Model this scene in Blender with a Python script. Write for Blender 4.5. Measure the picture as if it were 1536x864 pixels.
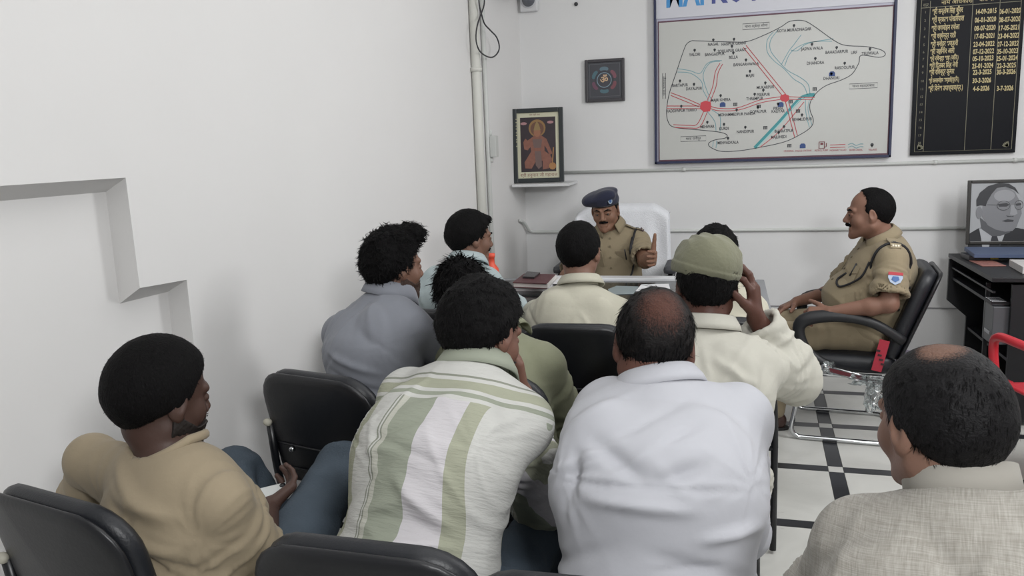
import bpy, bmesh, math, random
import numpy as np
from mathutils import Vector, Matrix, Quaternion

for o in list(bpy.data.objects): bpy.data.objects.remove(o)
SC = bpy.context.scene
COL = SC.collection

# ------------------------------------------------------------------ camera
CAM_H = 1.55
YAW, PITCH, ROLL, FPX = 0.25815, 0.17699, 0.03809, 1238.0
def cam_axes():
    cy, sy = math.cos(YAW), math.sin(YAW)
    f = np.array([-sy*math.cos(PITCH), cy*math.cos(PITCH), -math.sin(PITCH)])
    r0 = np.array([cy, sy, 0.0]); d0 = np.cross(f, r0)
    if d0[2] > 0: d0 = -d0
    r = math.cos(ROLL)*r0 + math.sin(ROLL)*d0
    d = -math.sin(ROLL)*r0 + math.cos(ROLL)*d0
    return r, d, f
CR, CD, CF = cam_axes()
cd = bpy.data.cameras.new('camera'); cam = bpy.data.objects.new('camera', cd); COL.objects.link(cam)
cd.sensor_width = 36; cd.lens = FPX/1536*36; cd.clip_start = 0.05
cam.matrix_world = Matrix(((CR[0], -CD[0], -CF[0], 0), (CR[1], -CD[1], -CF[1], 0), (CR[2], -CD[2], -CF[2], CAM_H), (0, 0, 0, 1)))
SC.camera = cam

# ------------------------------------------------------------------ light
w = bpy.data.worlds.new('world'); SC.world = w; w.use_nodes = True
w.node_tree.nodes['Background'].inputs[0].default_value = (0.8, 0.85, 0.9, 1)
w.node_tree.nodes['Background'].inputs[1].default_value = 0.3
def area(name, loc, size, power, rot=(0, 0, 0), col=(1, 1, 1)):
    l = bpy.data.lights.new(name, 'AREA'); l.shape = 'RECTANGLE'; l.size, l.size_y = size
    l.energy = power; l.color = col
    o = bpy.data.objects.new(name, l); COL.objects.link(o); o.location = loc; o.rotation_euler = rot
    return o
def aimed(name, loc, size, power, target, col=(0.99, 0.995, 1.0)):
    o = area(name, loc, size, power, col=col); o.rotation_euler = (Vector(target)-Vector(loc)).to_track_quat('-Z', 'Y').to_euler(); return o
aimed('wall_tube_light', (0.95, -0.7, 2.30), (0.5, 0.3), 50, (-0.9, 3.0, 0.9))
aimed('wall_tube_light', (2.1, 3.0, 2.55), (0.7, 1.3), 44, (-1.0, 4.6, 1.2))
area('ceiling_fill', (0.3, 2.4, 2.97), (2.4, 3.6), 28, col=(0.99, 0.995, 1.0))  # weak overhead fill added to soften the room, stands for no fixture
SC.view_settings.view_transform = 'Standard'; SC.view_settings.look = 'None'
SC.view_settings.exposure = 0.06; SC.view_settings.gamma = 1.0; SC.view_settings.use_curve_mapping = False

# ------------------------------------------------------------------ helpers
def at(px, py, Y):
    """world point seen at photo pixel (px,py) at depth Y (used to take measurements)"""
    v = CR*((px-768)/FPX) + CD*((py-432)/FPX) + CF
    return v*(Y/v[1]) + np.array([0, 0, CAM_H])
def atz(px, py, z):
    v = CR*((px-768)/FPX) + CD*((py-432)/FPX) + CF
    return v*((z-CAM_H)/v[2]) + np.array([0, 0, CAM_H])

MATS = {}
def srgb(h):
    if isinstance(h, str): c = [int(h[i:i+2], 16)/255 for i in (0, 2, 4)]
    else: c = h
    return tuple((x/12.92 if x <= 0.04045 else ((x+0.055)/1.055)**2.4) for x in c) + (1,)
def mat(name, col, rough=0.6, metal=0.0, bump=0.0, bscale=60, var=0.0, vscale=5, spec=0.5, sss=0.0, sheen=0.0, trans=0.0, stretch=None, coat=0.0):
    if name in MATS: return MATS[name]
    m = bpy.data.materials.new(name); m.use_nodes = True; MATS[name] = m
    nt = m.node_tree; b = nt.nodes['Principled BSDF']; c = srgb(col)
    b.inputs['Base Color'].default_value = c; b.inputs['Roughness'].default_value = rough
    b.inputs['Metallic'].default_value = metal; b.inputs['Specular IOR Level'].default_value = spec
    if sss: b.inputs['Subsurface Weight'].default_value = sss; b.inputs['Subsurface Radius'].default_value = (0.012, 0.005, 0.003); b.inputs['Subsurface Scale'].default_value = 1.0
    if sheen: b.inputs['Sheen Weight'].default_value = sheen
    if trans: b.inputs['Transmission Weight'].default_value = trans
    if coat: b.inputs['Coat Weight'].default_value = coat
    tc = nt.nodes.new('ShaderNodeTexCoord'); mp = nt.nodes.new('ShaderNodeMapping')
    nt.links.new(tc.outputs['Object'], mp.inputs[0])
    if stretch: mp.inputs['Scale'].default_value = stretch
    if var:
        n = nt.nodes.new('ShaderNodeTexNoise'); n.inputs['Scale'].default_value = vscale; n.inputs['Detail'].default_value = 5
        nt.links.new(mp.outputs[0], n.inputs['Vector'])
        mx = nt.nodes.new('ShaderNodeMix'); mx.data_type = 'RGBA'
        mx.inputs['A'].default_value = tuple(x*(1-var) for x in c[:3])+(1,); mx.inputs['B'].default_value = tuple(min(1, x*(1+var)) for x in c[:3])+(1,)
        nt.links.new(n.outputs['Fac'], mx.inputs['Factor']); nt.links.new(mx.outputs['Result'], b.inputs['Base Color'])
    if bump:
        n = nt.nodes.new('ShaderNodeTexNoise'); n.inputs['Scale'].default_value = bscale; n.inputs['Detail'].default_value = 6
        nt.links.new(mp.outputs[0], n.inputs['Vector'])
        bp = nt.nodes.new('ShaderNodeBump'); bp.inputs['Strength'].default_value = bump; bp.inputs['Distance'].default_value = 0.01
        nt.links.new(n.outputs['Fac'], bp.inputs['Height']); nt.links.new(bp.outputs[0], b.inputs['Normal'])
    return m

def link(name, me, m=None, parent=None):
    o = bpy.data.objects.new(name, me); COL.objects.link(o)
    if m is not None and me is not None:
        for x in (m if isinstance(m, (list, tuple)) else [m]): me.materials.append(x)
    if parent is not None: o.parent = parent
    return o
def tag(o, label=None, cat=None, group=None, kind=None):
    if label: o['label'] = label
    if cat: o['category'] = cat
    if group: o['group'] = group
    if kind: o['kind'] = kind
    return o
def empty(name, loc=(0, 0, 0), rz=0.0):
    o = bpy.data.objects.new(name, None); COL.objects.link(o); o.empty_display_size = 0.05
    o.location = loc; o.rotation_euler = (0, 0, rz); return o
def npmesh(name, V, F, smooth=True):
    me = bpy.data.meshes.new(name)
    V = np.asarray(V, dtype=np.float32); 
    if isinstance(F, np.ndarray):
        n, k = F.shape
        me.vertices.add(len(V)); me.vertices.foreach_set('co', V.ravel())
        me.loops.add(n*k); me.loops.foreach_set('vertex_index', F.astype(np.int32).ravel())
        me.polygons.add(n); me.polygons.foreach_set('loop_start', np.arange(0, n*k, k, dtype=np.int32))
        me.update(calc_edges=True)
    else:
        me.from_pydata([tuple(map(float, v)) for v in V], [], [tuple(f) for f in F]); me.update()
    me.polygons.foreach_set('use_smooth', [smooth]*len(me.polygons))
    return me
class MB:
    """collects shapes; build() links them as one mesh"""
    def __init__(s): s.V = []; s.F = []; s.sm = []
    def add(s, V, F, smooth=False):
        n = len(s.V); s.V += [tuple(map(float, v)) for v in V]; s.F += [tuple(i+n for i in f) for f in F]; s.sm += [smooth]*len(F); return s
    def box(s, c, d, R=None, bev=0.0):
        d = np.array(d)/2; c = np.array(c, float)
        bm = bmesh.new(); bmesh.ops.create_cube(bm, size=2)
        for v in bm.verts: v.co = Vector(v.co*Vector(d)) if False else Vector((v.co.x*d[0], v.co.y*d[1], v.co.z*d[2]))
        if bev: bmesh.ops.bevel(bm, geom=bm.edges[:], offset=bev, segments=2, profile=0.6, affect='EDGES')
        V = np.array([v.co[:] for v in bm.verts]); F = [[v.index for v in f.verts] for f in bm.faces]; bm.free()
        if R is not None: V = V @ np.array(R).T
        return s.add(V+c, F, smooth=False)
    def tube(s, pts, r, n=10, closed=False, caps=True, flat=1.0):
        P = [np.array(p, float) for p in pts]; m = len(P); rs = r if hasattr(r, '__len__') else [r]*m
        T = []
        for i in range(m):
            a = P[(i-1) % m] if (closed or i > 0) else P[i]; b = P[(i+1) % m] if (closed or i < m-1) else P[i]
            t = b-a; T.append(t/(np.linalg.norm(t)+1e-9))
        u = np.cross(T[0], [0, 0, 1.0]); 
        if np.linalg.norm(u) < 1e-3: u = np.array([1.0, 0, 0])
        u /= np.linalg.norm(u); V = []; F = []
        for i in range(m):
            u = u-T[i]*(u@T[i]); u /= np.linalg.norm(u); v = np.cross(T[i], u)
            for k in range(n):
                a = 2*math.pi*k/n; V.append(P[i]+rs[i]*(u*math.cos(a)+v*math.sin(a)*flat))
        for i in range(m if closed else m-1):
            j = (i+1) % m
            for k in range(n): F.append((i*n+k, i*n+(k+1) % n, j*n+(k+1) % n, j*n+k))
        if caps and not closed: F.append(tuple(range(n))[::-1]); F.append(tuple((m-1)*n+k for k in range(n)))
        return s.add(V, F, smooth=True)
    def lathe(s, prof, c=(0, 0, 0), n=20, axis=2):
        V = []; F = []
        for r, z in prof:
            for k in range(n):
                a = 2*math.pi*k/n; p = [r*math.cos(a), r*math.sin(a), z]
                if axis == 1: p = [p[0], -p[2], p[1]]
                if axis == 0: p = [p[2], p[0], p[1]]
                V.append(np.array(p)+c)
        for i in range(len(prof)-1):
            for k in range(n): F.append((i*n+k, i*n+(k+1) % n, (i+1)*n+(k+1) % n, (i+1)*n+k))
        F.append(tuple(range(n))[::-1]); F.append(tuple((len(prof)-1)*n+k for k in range(n)))
        return s.add(V, F, smooth=True)
    def sheet(s, f, nu, nv, th=0.0, smooth=True):
        """grid surface f(u,v) with u,v in 0..1, thickness th along normals"""
        G = np.array([[f(i/nu, j/nv) for j in range(nv+1)] for i in range(nu+1)], float)
        du = np.gradient(G, axis=0); dv = np.gradient(G, axis=1); N = np.cross(du, dv); N /= (np.linalg.norm(N, axis=2, keepdims=True)+1e-9)
        A = (G+N*th/2).reshape(-1, 3); q = lambda i, j: i*(nv+1)+j
        F = [(q(i, j), q(i+1, j), q(i+1, j+1), q(i, j+1)) for i in range(nu) for j in range(nv)]
        if th == 0: return s.add(A, F, smooth)
        B = (G-N*th/2).reshape(-1, 3); n = len(A)
        F2 = [tuple(x+n for x in f_[::-1]) for f_ in F]
        rim = [q(i, 0) for i in range(nu+1)]+[q(nu, j) for j in range(1, nv+1)]+[q(i, nv) for i in range(nu-1, -1, -1)]+[q(0, j) for j in range(nv-1, 0, -1)]
        F3 = [(rim[k], rim[(k+1) % len(rim)], rim[(k+1) % len(rim)]+n, rim[k]+n) for k in range(len(rim))]
        return s.add(np.vstack([A, B]), F+F2+[f_[::-1] for f_ in F3], smooth)
    def build(s, name, m=None, parent=None, fix=True):
        me = bpy.data.meshes.new(name); me.from_pydata(s.V, [], s.F); me.update()
        if fix:
            bm = bmesh.new(); bm.from_mesh(me); bmesh.ops.recalc_face_normals(bm, faces=bm.faces[:]); bm.to_mesh(me); bm.free()
        me.polygons.foreach_set('use_smooth', s.sm)
        return link(name, me, m, parent)
def arc(c, r, a0, a1, n, ax=(1, 0, 0), ay=(0, 0, 1)):
    c = np.array(c, float); ax = np.array(ax, float); ay = np.array(ay, float)
    return [c+r*(ax*math.cos(a0+(a1-a0)*i/n)+ay*math.sin(a0+(a1-a0)*i/n)) for i in range(n+1)]
def rounded_path(P, r, n=5):
    P = [np.array(p, float) for p in P]; out = [P[0]]
    for i in range(1, len(P)-1):
        a, b, c = P[i-1], P[i], P[i+1]; rr = min(r, np.linalg.norm(a-b)*0.49, np.linalg.norm(c-b)*0.49)
        p0 = b+(a-b)/np.linalg.norm(a-b)*rr; p2 = b+(c-b)/np.linalg.norm(c-b)*rr
        for k in range(n+1):
            t = k/n; out.append((1-t)**2*p0+2*t*(1-t)*b+t*t*p2)
    out.append(P[-1]); return out
def Rz(a): return np.array([[math.cos(a), -math.sin(a), 0], [math.sin(a), math.cos(a), 0], [0, 0, 1.0]])
def Rx(a): return np.array([[1, 0, 0], [0, math.cos(a), -math.sin(a)], [0, math.sin(a), math.cos(a)]])
# ------------------------------------------------------------------ the room
WD = 5.72                                   # back wall
def lwx(y, off=0.0): return -1.39-0.094*(5.7-y)-off*1.004   # left wall x at depth y
def wall_mat(name, col, peel=0.0):
    m = mat(name, col, rough=0.75, bump=0.12, bscale=9, var=0.025, vscale=2.2)
    nt = m.node_tree; b = nt.nodes['Principled BSDF']
    n = nt.nodes.new('ShaderNodeTexNoise'); n.inputs['Scale'].default_value = 3.1; n.inputs['Detail'].default_value = 9; n.inputs['Roughness'].default_value = 0.65
    g = nt.nodes.new('ShaderNodeNewGeometry'); nt.links.new(g.outputs['Position'], n.inputs['Vector'])
    r = nt.nodes.new('ShaderNodeValToRGB'); r.color_ramp.elements[0].position = 0.62; r.color_ramp.elements[1].position = 0.75
    nt.links.new(n.outputs['Fac'], r.inputs[0])
    sx = nt.nodes.new('ShaderNodeSeparateXYZ'); nt.links.new(g.outputs['Position'], sx.inputs[0])
    mr = nt.nodes.new('ShaderNodeMapRange'); mr.inputs['From Min'].default_value = 0.95; mr.inputs['From Max'].default_value = 0.55; nt.links.new(sx.outputs['Z'], mr.inputs['Value'])
    mu = nt.nodes.new('ShaderNodeMath'); mu.operation = 'MULTIPLY'; nt.links.new(r.outputs[0], mu.inputs[0]); nt.links.new(mr.outputs[0], mu.inputs[1])
    bp = nt.nodes.new('ShaderNodeBump'); bp.inputs['Strength'].default_value = peel; bp.inputs['Distance'].default_value = 0.006
    nt.links.new(mu.outputs[0], bp.inputs['Height'])
    old = [l for l in nt.links if l.to_socket == b.inputs['Normal']]
    if old: nt.links.new(old[0].from_socket, bp.inputs['Normal'])
    nt.links.new(bp.outputs[0], b.inputs['Normal'])
    return m
M_WALL = wall_mat('white_painted_plaster', 'DFDFDF', 0.8)
M_WALL_L = wall_mat('white_painted_plaster_smooth', 'DFDEDD', 0.15)
M_CEIL = mat('ceiling_paint', 'E8E8E6', rough=0.9)
M_PIPE = mat('white_conduit_plastic', 'CDCFCC', rough=0.45)
M_PIPEY = mat('aged_white_conduit', 'CFCFC8', rough=0.5)
XR, YB, ZC = 2.45, -1.6, 3.0
def wallslab(name, pts, th, m):             # polygon (list of 3d points) extruded by th vector
    n = len(pts); V = [np.array(p, float) for p in pts]; V2 = [p+np.array(th, float) for p in V]
    F = [tuple(range(n)), tuple(range(2*n-1, n-1, -1))]+[(i, (i+1) % n, (i+1) % n+n, i+n) for i in range(n)]
    mb = MB(); mb.add(V+V2, F); o = mb.build(name, m); tag(o, kind='structure'); return o
# floor base and the inlaid tiles
o = wallslab('floor', [(-2.3, YB, -0.004), (XR, YB, -0.004), (XR, WD, -0.004), (-2.3, WD, -0.004)], (0, 0, -0.1), mat('floor_grout', '6A6864', rough=0.8))
FLOOR = o
def tile_mat(name, a, b, sc, rough):
    m = mat(name, a, rough=rough, bump=0.02, bscale=30, var=0.0, spec=0.5)
    nt = m.node_tree; B = nt.nodes['Principled BSDF']; g = nt.nodes.new('ShaderNodeNewGeometry')
    n = nt.nodes.new('ShaderNodeTexNoise'); n.inputs['Scale'].default_value = sc; n.inputs['Detail'].default_value = 8; n.inputs['Distortion'].default_value = 1.2
    nt.links.new(g.outputs['Position'], n.inputs['Vector'])
    r = nt.nodes.new('ShaderNodeValToRGB'); r.color_ramp.elements[0].position = 0.3; r.color_ramp.elements[0].color = srgb(b); r.color_ramp.elements[1].position = 0.62; r.color_ramp.elements[1].color = srgb(a)
    nt.links.new(n.outputs['Fac'], r.inputs[0])
    n2 = nt.nodes.new('ShaderNodeTexNoise'); n2.inputs['Scale'].default_value = 14; n2.inputs['Detail'].default_value = 6
    mp = nt.nodes.new('ShaderNodeMapping'); mp.inputs['Scale'].default_value = (0.5, 1.4, 1); nt.links.new(g.outputs['Position'], mp.inputs[0]); nt.links.new(mp.outputs[0], n2.inputs['Vector'])
    r2 = nt.nodes.new('ShaderNodeValToRGB'); r2.color_ramp.elements[0].position = 0.70; r2.color_ramp.elements[0].color = (1, 1, 1, 1); r2.color_ramp.elements[1].position = 0.78; r2.color_ramp.elements[1].color = (0.45, 0.43, 0.4, 1)
    nt.links.new(n2.outputs['Fac'], r2.inputs[0])
    mx = nt.nodes.new('ShaderNodeMix'); mx.data_type = 'RGBA'; mx.blend_type = 'MULTIPLY'; mx.inputs['Factor'].default_value = 0.8
    nt.links.new(r.outputs[0], mx.inputs['A']); nt.links.new(r2.outputs[0], mx.inputs['B']); nt.links.new(mx.outputs['Result'], B.inputs['Base Color'])
    return m
M_TW = tile_mat('white_marble_tile', 'D2D2CD', 'BDBDB8', 2.5, 0.28)
M_TB = tile_mat('black_marble_strip', '24262A', '33353A', 4, 0.3)
def tilemesh(w_, d_, name, m):
    g = 0.0012; mb = MB(); mb.box((w_/2, d_/2, -0.004), (w_-2*g, d_-2*g, 0.008)); o = mb.build(name, m, FLOOR); return o
PT, ST = 0.6, 0.066
A0 = 0.032
def tloc(i, j, dx, dy):
    x = 0.488+i*PT+dx; y = 3.825+j*PT+dy          # crossing corner measured beside the chair legs
    q = np.array([x-0.488, y-3.825]); c, s_ = math.cos(A0), math.sin(A0)
    return (0.470+q[0]*c-q[1]*s_*-1 if False else 0.462+c*q[0]+s_*q[1]*1.0, 3.815-s_*q[0]*0+c*q[1]-s_*q[0], 0.0)
first = {}
for i in range(-4, 4):
    for j in range(-8, 4):
        for key, w_, d_, dx, dy, m, nm in (('a', PT-ST, PT-ST, ST, ST, M_TW, 'tile'), ('b', ST, PT-ST, 0, ST, M_TB, 'tile_strip'), ('c', PT-ST, ST, ST, 0, M_TB, 'tile_strip'), ('d', ST, ST, 0, 0, M_TW, 'tile_square')):
            p = tloc(i, j, dx, dy)
            if p[0] > XR-0.02 or p[0] < -2.25 or p[1] > WD-0.02 or p[1] < YB: continue
            if p[0] < lwx(p[1])-0.6: continue
            if key not in first: first[key] = tilemesh(w_, d_, nm, m); o = first[key]
            else: o = first[key].copy(); COL.objects.link(o)
            o.location = p; o.rotation_euler = (0, 0, -A0)
# back wall, right wall, wall behind the camera, ceiling
wallslab('wall_back', [(-1.9, WD, -0.1), (XR, WD, -0.1), (XR, WD, ZC), (-1.9, WD, ZC)], (0, 0.12, 0), M_WALL)
wallslab('wall_right', [(XR, YB, -0.1), (XR, WD+0.12, -0.1), (XR, WD+0.12, ZC), (XR, YB, ZC)], (0.12, 0, 0), M_WALL)
wallslab('wall_front', [(-2.4, YB, -0.1), (XR, YB, -0.1), (XR, YB, ZC), (-2.4, YB, ZC)], (0, -0.12, 0), M_WALL)
wallslab('ceiling', [(-2.5, YB-.12, ZC), (XR+.12, YB-.12, ZC), (XR+.12, WD+.12, ZC), (-2.5, WD+.12, ZC)], (0, 0, 0.1), M_CEIL)
# left wall with the stepped recess
mb = MB()
O = [(YB, 1.497), (2.105, 1.484), (2.109, 1.150), (2.310, 1.141), (2.312, 0.0)]
I = [(YB, 1.452), (2.131, 1.442), (2.131, 1.096), (2.337, 1.095), (2.331, 0.0)]
P = lambda y, z, off=0: (lwx(y, off), y, z)
poly = [P(YB, 1.497), P(2.105, 1.484), P(2.109, 1.150), P(2.310, 1.141), P(2.312, -0.1), P(WD+.1, -0.1), P(WD+.1, ZC), P(YB, ZC)]
mb.add([P(*O[0]), P(*O[1]), P(2.105, ZC), P(YB, ZC)], [(0, 1, 2, 3)])
mb.add([P(*O[1]), P(*O[2]), P(*O[3]), P(2.310, ZC), P(2.105, ZC)], [(0, 1, 2, 3, 4)])
mb.add([P(*O[3]), P(2.312, -0.1), P(WD+.1, -0.1), P(WD+.1, ZC), P(2.310, ZC)], [(0, 1, 2, 3, 4)])
for k in range(4):
    mb.add([P(*O[k]), P(*O[k+1]), P(*I[k+1], 0.1), P(*I[k], 0.1)], [(0, 1, 2, 3)])
q = lambda y, z: P(y, z, 0.1)
mb.add([q(YB, -0.1), q(2.131, -0.1), q(2.131, 1.442), q(YB, 1.452)], [(0, 1, 2, 3)])
mb.add([q(2.131, -0.1), q(2.335, -0.1), q(2.337, 1.095), q(2.131, 1.096)], [(0, 1, 2, 3)])
mb.add([P(YB, -0.1, .22), P(WD+.1, -0.1, .22), P(WD+.1, ZC, .22), P(YB, ZC, .22)], [(0, 3, 2, 1)])
tag(mb.build('wall_left', M_WALL_L), kind='structure')
# lavender skirting
mb = MB(); mb.box((0.5, WD-0.008, 0.05), (3.9, 0.016, 0.10)); tag(mb.build('baseboard_back', mat('lavender_skirting', 'A9A2B4', rough=0.6)), kind='structure')

# conduits on the back wall
def conduit(name, pts, r, m, label, clips=(), cat='pipe', n=10):
    o = MB().tube(pts, r, n=n).build(name, m); tag(o, label, cat)
    for c, ax in clips:
        b = MB(); b.tube([np.array(c)-np.array(ax)*0.012, np.array(c)+np.array(ax)*0.012], r*1.35, n=10); b.build('clip', m, o)
    return o
yw = WD-0.012
pl = [at(x, y, yw) for x, y in ((822, 258), (1000, 254), (1140, 251.5))]; pr = at(1545, 240, yw); pl0 = at(848, 258.5, yw)
zc = (pl0[2]+pr[2])/2
conduit('wall_conduit', [(-1.36, yw, zc), (pr[0]+0.25, yw, zc)], 0.011, M_PIPE, 'thin white conduit running level along the back wall just under the map', [((at(1026, 254, yw)[0], yw, zc), (1, 0, 0)), ((at(1403, 243, yw)[0], yw, zc), (1, 0, 0)), ((at(1523, 241, yw)[0], yw, zc), (1, 0, 0))])
a = at(1488, 240, yw); b = at(1600, 238, yw)
z2 = at(900, 347, yw)[2]; x0 = at(795, 347, yw)[0]
p0 = at(776, 330, WD-0.1)
conduit('wall_conduit', rounded_path([(lwx(5.55)+0.012, 5.55, z2+0.10), (lwx(5.62)+0.02, 5.62, z2+0.08), (x0, yw, z2), (2.3, yw, z2)], 0.04), 0.011, M_PIPE, 'lower white conduit behind the two uniformed men, bending up at the corner')
z3 = at(1400, 462, WD)[2]
mb = MB(); mb.box(((0.45), WD-0.002, z3), (3.7, 0.008, 0.006)); tag(mb.build('trim_1', mat('grey_wall_line', '8A8A8C', rough=0.8)), kind='structure')  # thin grey line running level along the back wall

# conduits in the left corner
def lpt(px, py, off=0.012):
    v = CR*((px-768)/FPX)+CD*((py-432)/FPX)+CF; n = np.array([1, -0.094, 0]); x0 = -1.39-0.094*5.7+off
    # camera origin z=CAM_H, so plane test only in x,y
    return v*(x0/(v@n))+np.array([0, 0, CAM_H])
ZTOP = ZC-0.005
t = lpt(714, 100, 0.028); conduit('vertical_pipe', [(t[0], t[1], 0.1), (t[0], t[1], ZTOP)], 0.027, M_PIPEY, 'thick vertical off-white pipe on the left wall nearest the viewer', [((t[0], t[1], lpt(712, 105)[2]), (0, 0, 1))], n=16)
t = lpt(727, 100, 0.018); conduit('vertical_pipe', [(t[0], t[1], 0.1), (t[0], t[1], ZTOP)], 0.014, M_PIPE, 'thin vertical white conduit with a small junction box halfway up')
zb = lpt(730, 220)[2]
jb = MB(); jb.box((t[0]+0.034, t[1]+0.02, zb), (0.04, 0.062, 0.13), bev=0.004); o = jb.build('junction_box', mat('grey_white_box', 'C9CBC8', rough=0.5))
tag(o, 'small white junction box on the thin pipe at the left wall', 'box')
MB().tube([(t[0]+0.012, t[1]+0.02, zb-0.065), (t[0]+0.012, t[1]+0.02, zb-0.10)], 0.012).build('gland', M_PIPE, o)
MB().tube([(t[0]+0.012, t[1]+0.02, zb+0.065), (t[0]+0.012, t[1]+0.02, zb+0.10)], 0.012).build('gland', M_PIPE, o)
g = MB(); g.box((t[0]+0.03, t[1]+0.065, zb+0.01), (0.02, 0.03, 0.045), bev=0.003); g.build('plug', mat('dark_grey_plastic', '4A4B4E', rough=0.5), o)
t = at(776, 100, WD-0.016); zs = at(772, 165, WD)[2]; zcam = at(790, 20, WD)[2]
conduit('vertical_pipe', [(t[0], t[1], zs-0.2), (t[0], t[1], ZTOP)], 0.012, M_PIPEY, 'vertical conduit in the room corner rising behind the shrine picture to the dome camera', [((t[0], t[1], at(776, 42, WD)[2]), (0, 0, 1))])
# dome camera on its square plate
c = at(794, 6, WD)
root = empty('dome_camera', (c[0]+0.005, WD, c[2])); tag(root, 'small white square dome camera at the top of the back wall corner', 'camera')
mb = MB(); mb.box((0, -0.022, 0.02), (0.125, 0.044, 0.15), bev=0.012); mb.build('base_plate', mat('camera_white', 'D4D4D6', rough=0.35), root)
mb = MB(); mb.lathe([(0.047, 0.040), (0.047, 0.046), (0.041, 0.060), (0.030, 0.074), (0.014, 0.082), (0.001, 0.084)], (0, 0, 0.02), axis=1, n=24); mb.build('dome', mat('smoked_dome', '5E6068', rough=0.15, coat=0.6), root)
MB().lathe([(0.054, 0.040), (0.054, 0.048), (0.047, 0.050)], (0, 0, 0.02), axis=1, n=24).build('ring', mat('camera_white2', 'C4C5CA', rough=0.3), root)
# grey bracket box and the hanging cable loop
c = lpt(752, -8, 0.04)
mb = MB(); mb.box((c[0]+0.03, c[1]+0.02, c[2]+0.055), (0.12, 0.34, 0.1), R=Rz(-0.094), bev=0.004); o = mb.build('wall_bracket', mat('bracket_grey', 'A2A4A4', rough=0.5)); tag(o, 'grey box on the left wall above the hanging cable, cut by the photo top', 'box')
pts = [lpt(x, y, 0.075) for x, y in ((727, -6), (726, 8), (722, 20), (716, 38), (714, 58), (718, 74), (727, 83), (738, 86), (746, 80), (749, 70), (745, 56), (736, 46), (727, 36), (723, 24), (719, 8), (718, -6))]
def smooth_path(P, k=4):
    P = [np.array(p, float) for p in P]; out = []
    for i in range(len(P)-1):
        a = P[max(i-1, 0)]; b = P[i]; c_ = P[i+1]; d = P[min(i+2, len(P)-1)]
        for s_ in range(k):
            t_ = s_/k; out.append(0.5*((2*b)+(-a+c_)*t_+(2*a-5*b+4*c_-d)*t_*t_+(-a+3*b-3*c_+d)*t_**3))
    out.append(P[-1]); return out
o = MB().tube(smooth_path(pts), 0.0045, n=8).build('cable', mat('black_cable', '3A3A3D', rough=0.5)); tag(o, 'thin black cable hanging in a loop from the grey box', 'cable')
# small hooks on the back wall
for px, py, lab in ((864, 6, 'small dark hook on the back wall above the square picture'), (1105, 268, None)):
    if lab is None: continue
    c = at(px, py, WD-0.01); o = MB().lathe([(0.012, -0.01), (0.013, 0.0), (0.008, 0.008)], c, axis=1, n=12).build('wall_hook', mat('dark_hook', '33363A', rough=0.5)); tag(o, lab, 'hook')
# narrow upright wire in the corner above the desk
c = at(784, 378, WD-0.02); o = MB().tube([(c[0], c[1], c[2]), (c[0], c[1], c[2]-0.115)], 0.004, n=8).build('corner_wire', mat('black_cable', '3A3A3D')); tag(o, 'short thin dark wire standing in the corner above the brown diary', 'cable')
mb = MB(); mb.box((c[0], c[1], c[2]+0.01), (0.018, 0.02, 0.028), bev=0.003); mb.build('clip', mat('dark_grey_plastic', '4A4B4E'), o)
# ------------------------------------------------------------------ furniture
M_LEA = mat('black_leatherette', '1B1D22', rough=0.42, bump=0.10, bscale=220, var=0.08, vscale=9, spec=0.45)
M_LEA2 = mat('black_plastic_shell', '16171B', rough=0.38, bump=0.05, bscale=120)
M_TUBE = mat('black_enamel_tube', '141519', rough=0.35)
M_CHR = mat('chrome', 'C8CACC', rough=0.12, metal=1.0)
M_CAPW = mat('worn_white_cap', 'B9B6A8', rough=0.6)
M_DGR = mat('dark_grey_plastic', '4A4B4E', rough=0.5)
def rrect(w, h, rt, rb, n=6):
    pts = []
    for cx, cz, r, a0 in ((w/2-rt, h-rt, rt, 0), (-w/2+rt, h-rt, rt, 90), (-w/2+rb, rb, rb, 180), (w/2-rb, rb, rb, 270)):
        for k in range(n+1):
            a = math.radians(a0+90*k/n); pts.append((cx+r*math.cos(a), cz+r*math.sin(a)))
    return np.array(pts)
def cushion(mb, w, h, t, rt, rb, xf, bend=0.0, puff=0.0):
    """padded panel: outline in x,z, thickness along y; xf maps local points"""
    o = rrect(w, h, rt, rb); c = np.array([0, h/2]); rings = []
    for sc, y in ((0.02, -t/2-puff), (0.35, -t/2-puff*.9), (0.65, -t/2-puff*.6), (0.86, -t/2-puff*.1), (0.95, -t*.45), (0.99, -t*.25), (1.0, 0), (0.99, t*.25), (0.95, t*.45), (0.86, t/2), (0.65, t/2+puff*.6), (0.35, t/2+puff*.9), (0.02, t/2+puff)):
        q = c+(o-c)*sc
        rings.append([(x, y+bend*x*x, z) for x, z in q])
    n = len(o); V = [xf(np.array(p)) for r in rings for p in r]; F = []
    for i in range(len(rings)-1):
        for k in range(n): F.append((i*n+k, i*n+(k+1) % n, (i+1)*n+(k+1) % n, (i+1)*n+k))
    F.append(tuple(range(n))); F.append(tuple((len(rings)-1)*n+k for k in range(n)))
    mb.add(V, F, smooth=True)
BACKT = math.radians(12)
def back_xf(y0=-0.20, z0=0.53, t=BACKT):
    R = Rx(t); return lambda p: R @ p+np.array([0, y0, z0])
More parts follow.
